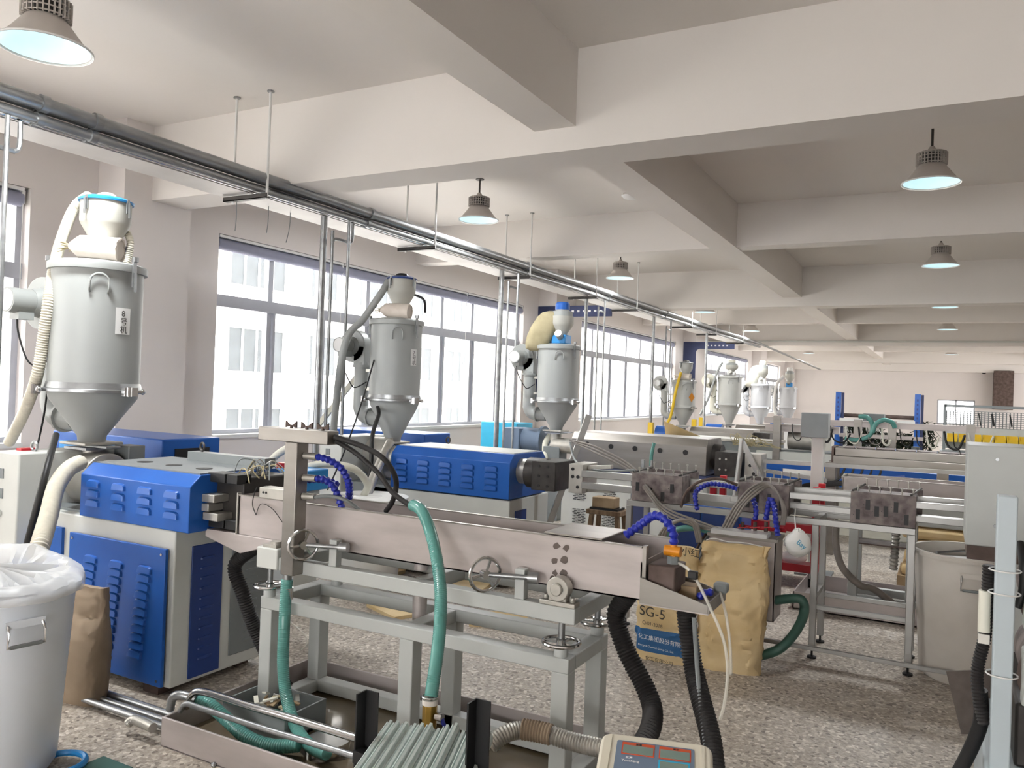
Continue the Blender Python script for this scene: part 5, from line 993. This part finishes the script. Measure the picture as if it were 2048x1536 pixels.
for x in (-1.2, -1.05, -.9, .6): M().box(x - .03, x + .03, 11.0, 11.08, .62, 1.0).put('post', 'greydk', t)
M().cyl((-.55, 10.9, .75), (-.4, 10.9, .77), .06, n=12).put('valve', 'bluedk', t); M().cyl((-.4, 10.9, .77), (-.25, 10.88, .76), .012, n=8).put('valve_handle', 'black', t); M().box(.1, .2, 10.99, 11.0, .62 - .1, .58).put('name_plate', 'white', t)
# gantry frame and cutter of the fourth line
t = thing('gantry_frame', 'stainless gantry frame with grey motor behind the control box', 'frame', (-1.6, 12.3, 0))
for x in (-2.12, -1.05, -.62, .3): M().box(x - .05, x + .05, 11.985, 12.115, 0, 1.46).put('upright', 'steel', t)
M().box(-2.3, .4, 12.0, 12.1, 1.36, 1.44).put('top_beam', 'steelworn', t); M().box(-2.4, .4, 12.0, 12.1, .84, .95).put('lower_beam', 'greylt', t); M().box(-2.3, -1.3, 12.1, 12.3, 1.24, 1.34).put('upper_bar', 'steelworn', t)
m = M(); m.cyl((-2.0, 12.3, 1.12), (-1.5, 12.3, 1.12), .14, n=20); m.put('motor', 'mould', t); M().box(-1.85, -1.55, 12.2, 12.4, 1.26, 1.34).put('motor_box', 'mould', t); M().box(-2.2, .3, 12.15, 12.6, .95, .97).put('deck', 'greydk', t); M().box(-.98, -.72, 11.95, 12.2, 1.45, 1.55).put('gauge_box', 'greydk', t)
for i in range(26):
    a = Vector((-2.75 + random.uniform(0, .45), 12.0 + random.uniform(-.1, .1), 1.0)); M().tube([a, a + Vector((random.uniform(-.1, .2), 0, random.uniform(.02, .2))), a + Vector((random.uniform(0, .4), random.uniform(-.1, .1), random.uniform(0, .12)))], .006, n=5, sub=4).put('loose_wire', 'tan', t)
hose([P(1718, 833, y=11.96), P(1735, 835, y=11.94), P(1745, 850, y=11.94), P(1740, 870, y=11.95), P(1715, 880, y=11.96), P(1690, 876, y=11.96)], .03, 'green', 'teal hose coil on the gantry frame, left loop', n=10)
hose([P(1745, 865, y=11.9), P(1752, 848, y=11.9), P(1768, 840, y=11.93), P(1784, 845, y=11.95), P(1790, 856, y=11.96)], .03, 'green', 'teal hose arch on the gantry frame, right loop', n=10)
for i in range(14):
    x = -1.9 + .17 * i + random.uniform(-.05, .05); a = Vector((x, 11.96, 1.36)); w_ = random.uniform(.08, .3); M().tube([a, a + Vector((w_ * .2, -.04, -.18)), a + Vector((w_ * .7, -.05, -.22)), a + Vector((w_, -.02, random.uniform(-.3, .0)))], random.choice((.008, .012, .016)), n=6, sub=5).put('cable_loop', random.choice(['rubber', 'hosegrey', 'black', 'cream']), t)
for i in range(6):
    x = -1.0 + .33 * i; M().cyl((x, 12.3, .97), (x, 12.3, 1.06 + .03 * (i % 3)), .05, n=12).put('fitting', random.choice(['greydk', 'mould', 'rust', 'galv']), t)
# material rack with blue uprights and dark green strips
t = thing('strip_rack', 'rack with two tall blue perforated uprights and dark green strips', 'rack', (-1.0, 15, 0))
for x in (-1.63, -.40):
    b_ = M().box(x - .045, x + .045, 14.95, 15.05, 0, 1.87).put('upright', 'blue', t, bev=.003); M().box(x + .05, x + .09, 14.97, 15.03, .3, 1.86).put('toothed_strip', 'navy', t)
    for i in range(9): M().box(x - .012, x + .012, 14.945, 14.951, 1.15 + .075 * i, 1.185 + .075 * i).put('slot', 'bluedk', b_)
M().box(-1.6, -.43, 14.93, 15.0, 1.28, 1.42).put('cross_beam', 'white', t); M().cyl((-1.6, 15.1, 1.47), (-.4, 15.1, 1.47), .035, n=10).put('roller', 'rust', t); M().box(-1.6, -.3, 14.9, 15.2, 1.1, 1.16).put('lower_beam', 'steelworn', t)
random.seed(11); m = M()
for i in range(1000):
    x = random.uniform(-1.5, -.15); z = random.uniform(.85, 1.4) if x > -.35 or x < -1.2 else random.uniform(.8, 1.22); a = Vector((x, 15.12 + random.uniform(-.08, .12), z)); m.bar(a, a + Vector((random.uniform(-.12, .12), random.uniform(-.05, .05), random.uniform(-.15, .06))), .035, .004)
m.put('green_strips', 'leafdk', t, kind='stuff')
# tool wall and yellow parts bins
t = thing('tool_wall', 'grey perforated tool wall above a bench by the far window', 'tool wall', (.7, 14, 0))
m = M()
for i in range(29): m.box(.02 + .046 * i, .034 + .046 * i, 14.0, 14.01, 1.38, 1.62)
for j in range(9): m.box(.02, 1.35, 14.0, 14.01, 1.38 + .03 * j, 1.388 + .03 * j)
m.put('perforated_sheet', 'greydk', t, kind='stuff')
for x in (0, 1.37): M().box(x - .02, x + .02, 13.98, 14.03, 0, 1.72).put('frame_post', 'greydk', t)
M().box(0, 1.37, 13.98, 14.03, 1.68, 1.72).put('frame_bar', 'greydk', t); M().box(0, 1.37, 14.0, 14.02, 1.05, 1.38).put('back_panel', 'grey', t); M().box(-.05, 1.5, 13.6, 14.05, .98, 1.03).put('bench_top', 'greydk', t)
for x in (0, 1.4): M().box(x - .04, x + .04, 13.62, 13.7, 0, .98).put('bench_leg', 'blue', t)
for x, w_ in ((.45, .015), (.62, .03), (.85, .02)): M().bar((x, 13.99, 1.6), (x + .03, 13.99, 1.42), w_, .01).put('hung_tool', 'black', t)
for i in range(8):
    x = .04 + .155 * i; m = M(); m.prism([(13.82, 1.16), (13.99, 1.16), (13.99, 1.28), (13.93, 1.28), (13.83, 1.22)], 'x', x, x + .006); m.prism([(13.82, 1.16), (13.99, 1.16), (13.99, 1.28), (13.93, 1.28), (13.83, 1.22)], 'x', x + .134, x + .14); m.box(x, x + .14, 13.82, 13.99, 1.155, 1.162); m.box(x, x + .14, 13.98, 13.99, 1.16, 1.28); m.box(x, x + .14, 13.815, 13.825, 1.16, 1.22)
    m.put('parts_bin', 'yellow', label='%s yellow parts bin from the left on the tool wall' % ['first', 'second', 'third', 'fourth', 'fifth', 'sixth', 'seventh', 'eighth'][i], cat='parts bin', group='yellow parts bins on the tool wall')
# ------------------------------------------------------------------ far extruders under the far hoppers
def far_ext(y, zt, label, cov, base):
    e = thing('extruder', label, 'extruder', (-4.2, y, 0)); M().box(-5.1, -3.3, y - .4, y + .4, .04, zt - .42).put('base_frame', base, e, bev=.01)
    for x in (-4.9, -3.5): M().box(x - .08, x + .08, y - .35, y + .35, 0, .04).put('foot', 'rust', e)
    M().box(-4.92, -4.66, y - .15, y + .15, zt - .42, zt - .2).put('feed_block', 'mould', e, bev=.006)
    M().prism([(y - .38, zt - .42), (y - .38, zt - .08), (y - .28, zt + .0), (y + .3, zt + .0), (y + .38, zt - .08), (y + .38, zt - .42)], 'x', -4.55, -3.3).put('barrel_cover', cov, e, bev=.006)
    M().box(-3.3, -3.0, y - .2, y + .2, zt - .35, zt - .05).put('die_head', 'darksteel', e, bev=.01); m = M(); m.cyl((-5.35, y, zt - .2), (-4.95, y, zt - .2), .18, n=20); m.put('motor', 'blue', e); M().box(-5.35, -5.1, y - .3, y + .3, 0, zt - .3).put('motor_stand', 'greydk', e)
far_ext(16.45, 1.08, 'far extruder with stainless cover under the orange sign hopper', 'steel', 'bluedk')
far_ext(20.5, 1.04, 'far extruder under the hopper with cream duct', 'steel', 'blue'); far_ext(24.4, .95, 'far pale extruder under the hopper with pale dust bag', 'greylt', 'greylt'); far_ext(29.1, .97, 'farthest extruder under the last white hopper', 'greylt', 'greylt')
for i, (u, y) in enumerate(((1302, 15.5), (1388, 19.0), (1402, 21))):
    p = P(u, 850, y=y); M().box(p.x - .05, p.x + .05, y - .05, y + .05, 0, 1.15).put('guard_post', 'yellow', label='%s yellow guard post by the window wall' % ['nearest', 'middle', 'farthest'][i], cat='post', group='yellow guard posts')
p = P(1340, 880, y=13.0); m = M(); m.add([P(1328, 842, y=13), P(1332, 885, y=13.2), P(1420, 888, y=13.2), P(1400, 872, y=13), P(1330, 850, y=13.4), P(1410, 890, y=13.5)], [(0, 1, 2, 3), (0, 4, 5, 3)]); m.put('paper_sheet', 'kraft', label='kraft paper sheet slanting behind the stainless extruder', cat='paper')
t = thing('paper_pallet', 'grey crate carrying the slanting kraft paper', 'crate', (-3.0, 13.3, 0)); M().box(-4.0, -2.3, 13.0, 13.7, 0, 1.0).put('crate_body', 'greydk', t, bev=.01); M().box(-4.02, -2.28, 12.98, 13.72, 1.0, 1.04).put('crate_lid', 'mould', t)
M().box(-1.9, -1.1, 17.0, 17.6, 0, 1.25).put('far_cabinet', 'greylt', bev=.01, label='pale grey cabinet far behind the blue uprights', cat='cabinet')
M().box(-3.2, -2.5, 19.0, 19.6, 0, 1.28).put('far_cabinet', 'white', bev=.01, label='white cabinet between the far white hoppers', cat='cabinet')
# ------------------------------------------------------------------ things on the walls
def arch(y, label):
    t = thing('arch_board', label, 'board', (-7.1, y, 1.6)); R_ = .12
    pts = [(-7.35, 1.5), (-6.95, 1.5), (-6.95, 3.2 - R_)] + [(-6.95 + R_ - R_ * math.cos(a), 3.2 - R_ + R_ * math.sin(a)) for a in (.4, .8, 1.2, 1.57)] + [(-5.75, 3.2), (-5.75, 3.42), (-7.35, 3.42)]
    M().prism(pts, 'y', y - .03, y).put('board', 'navy', t, bev=.004)
    for i in range(6): M().box(-7.19, -7.15, y - .033, y - .03, 2.3 + .07 * i, 2.33 + .07 * i).put('letter', 'white_ink', t); M().box(-6.6 + .12 * i, -6.55 + .12 * i, y - .033, y - .03, 3.29, 3.33).put('letter', 'white_ink', t)
arch(14.65, 'dark blue arched board on the column before the third window'); arch(25.0, 'dark blue arched board on the column before the fourth window')
M().box(1.95, 2.75, 43.3, 43.95, 1.6, 3.4).put('exhaust_duct', 'rust', bev=.02, label='brown duct box on the far wall under a beam', cat='duct')
p = P(1968, 744, y=43.8); t = thing('security_camera', 'small black dome camera on the far wall', 'camera', tuple(p)); M().sph(p, .1, 12, 8).put('dome', 'black', t); M().box(p.x - .14, p.x + .14, 43.8, 44, p.z + .05, p.z + .2).put('bracket', 'white', t)
m = M(); m.cyl((-7.3, 26.45, 3.55), (8.9, 26.45, 3.55), .03, n=8); m.put('conduit', 'greylt', label='pale conduit along the far ceiling beam', cat='pipe')
for i, (u0, v0, u1, v1) in enumerate(((473, 412, 470, 462), (537, 420, 533, 466), (580, 446, 572, 485))):
    M().tube([(-5.5, P(u0, v0, x=-5.5).y, 3.30), P(u0, v0, x=-5.5), P((u0 + u1) / 2 + 1, (v0 + v1) / 2, x=-5.5), P(u1, v1, x=-5.5)], .004, n=5).put('dangling_wire', 'greydk', label='%s thin wire dangling under the cable tray' % ['left', 'middle', 'right'][i], cat='wire', group='wires dangling from the tray')
t = thing('storage_cabinet', 'blue steel cabinet glimpsed between calibration table and trolley', 'cabinet', (-1.75, 6.9, 0)); M().box(-2.1, -1.45, 6.75, 7.15, .05, .78).put('cabinet_body', 'blue', t, bev=.01); M().box(-2.08, -1.79, 6.735, 6.75, .1, .74).put('cabinet_door', 'bluedk', t); M().box(-1.77, -1.47, 6.735, 6.75, .1, .74).put('cabinet_door', 'bluedk', t)
for x in (-2.05, -1.5): M().box(x - .03, x + .03, 6.78, 7.12, 0, .05).put('foot', 'black', t)
t = thing('pallet', 'low wooden pallet under the stacked kraft sacks', 'pallet', (.2, 8.7, 0))
for y in (8.4, 8.7, 9.0): M().box(-.35, .8, y - .05, y + .05, 0, .08).put('runner', 'board', t)
for i in range(7): M().box(-.35 + .17 * i, -.22 + .17 * i, 8.35, 9.05, .08, .1).put('plank', 'board', t)
for i in range(6):
    z = .102 + .115 * i; m = M(); m.box(-.32 + .02 * (i % 3), .76 - .02 * (i % 2), 8.38, 9.02, z, z + .11); m.put('kraft_sack', 'kraft', bev=.035, label='%s lying kraft sack from the bottom of the pallet stack' % ['first', 'second', 'third', 'fourth', 'fifth', 'sixth'][i], cat='sack', group='kraft sacks stacked on the pallet')
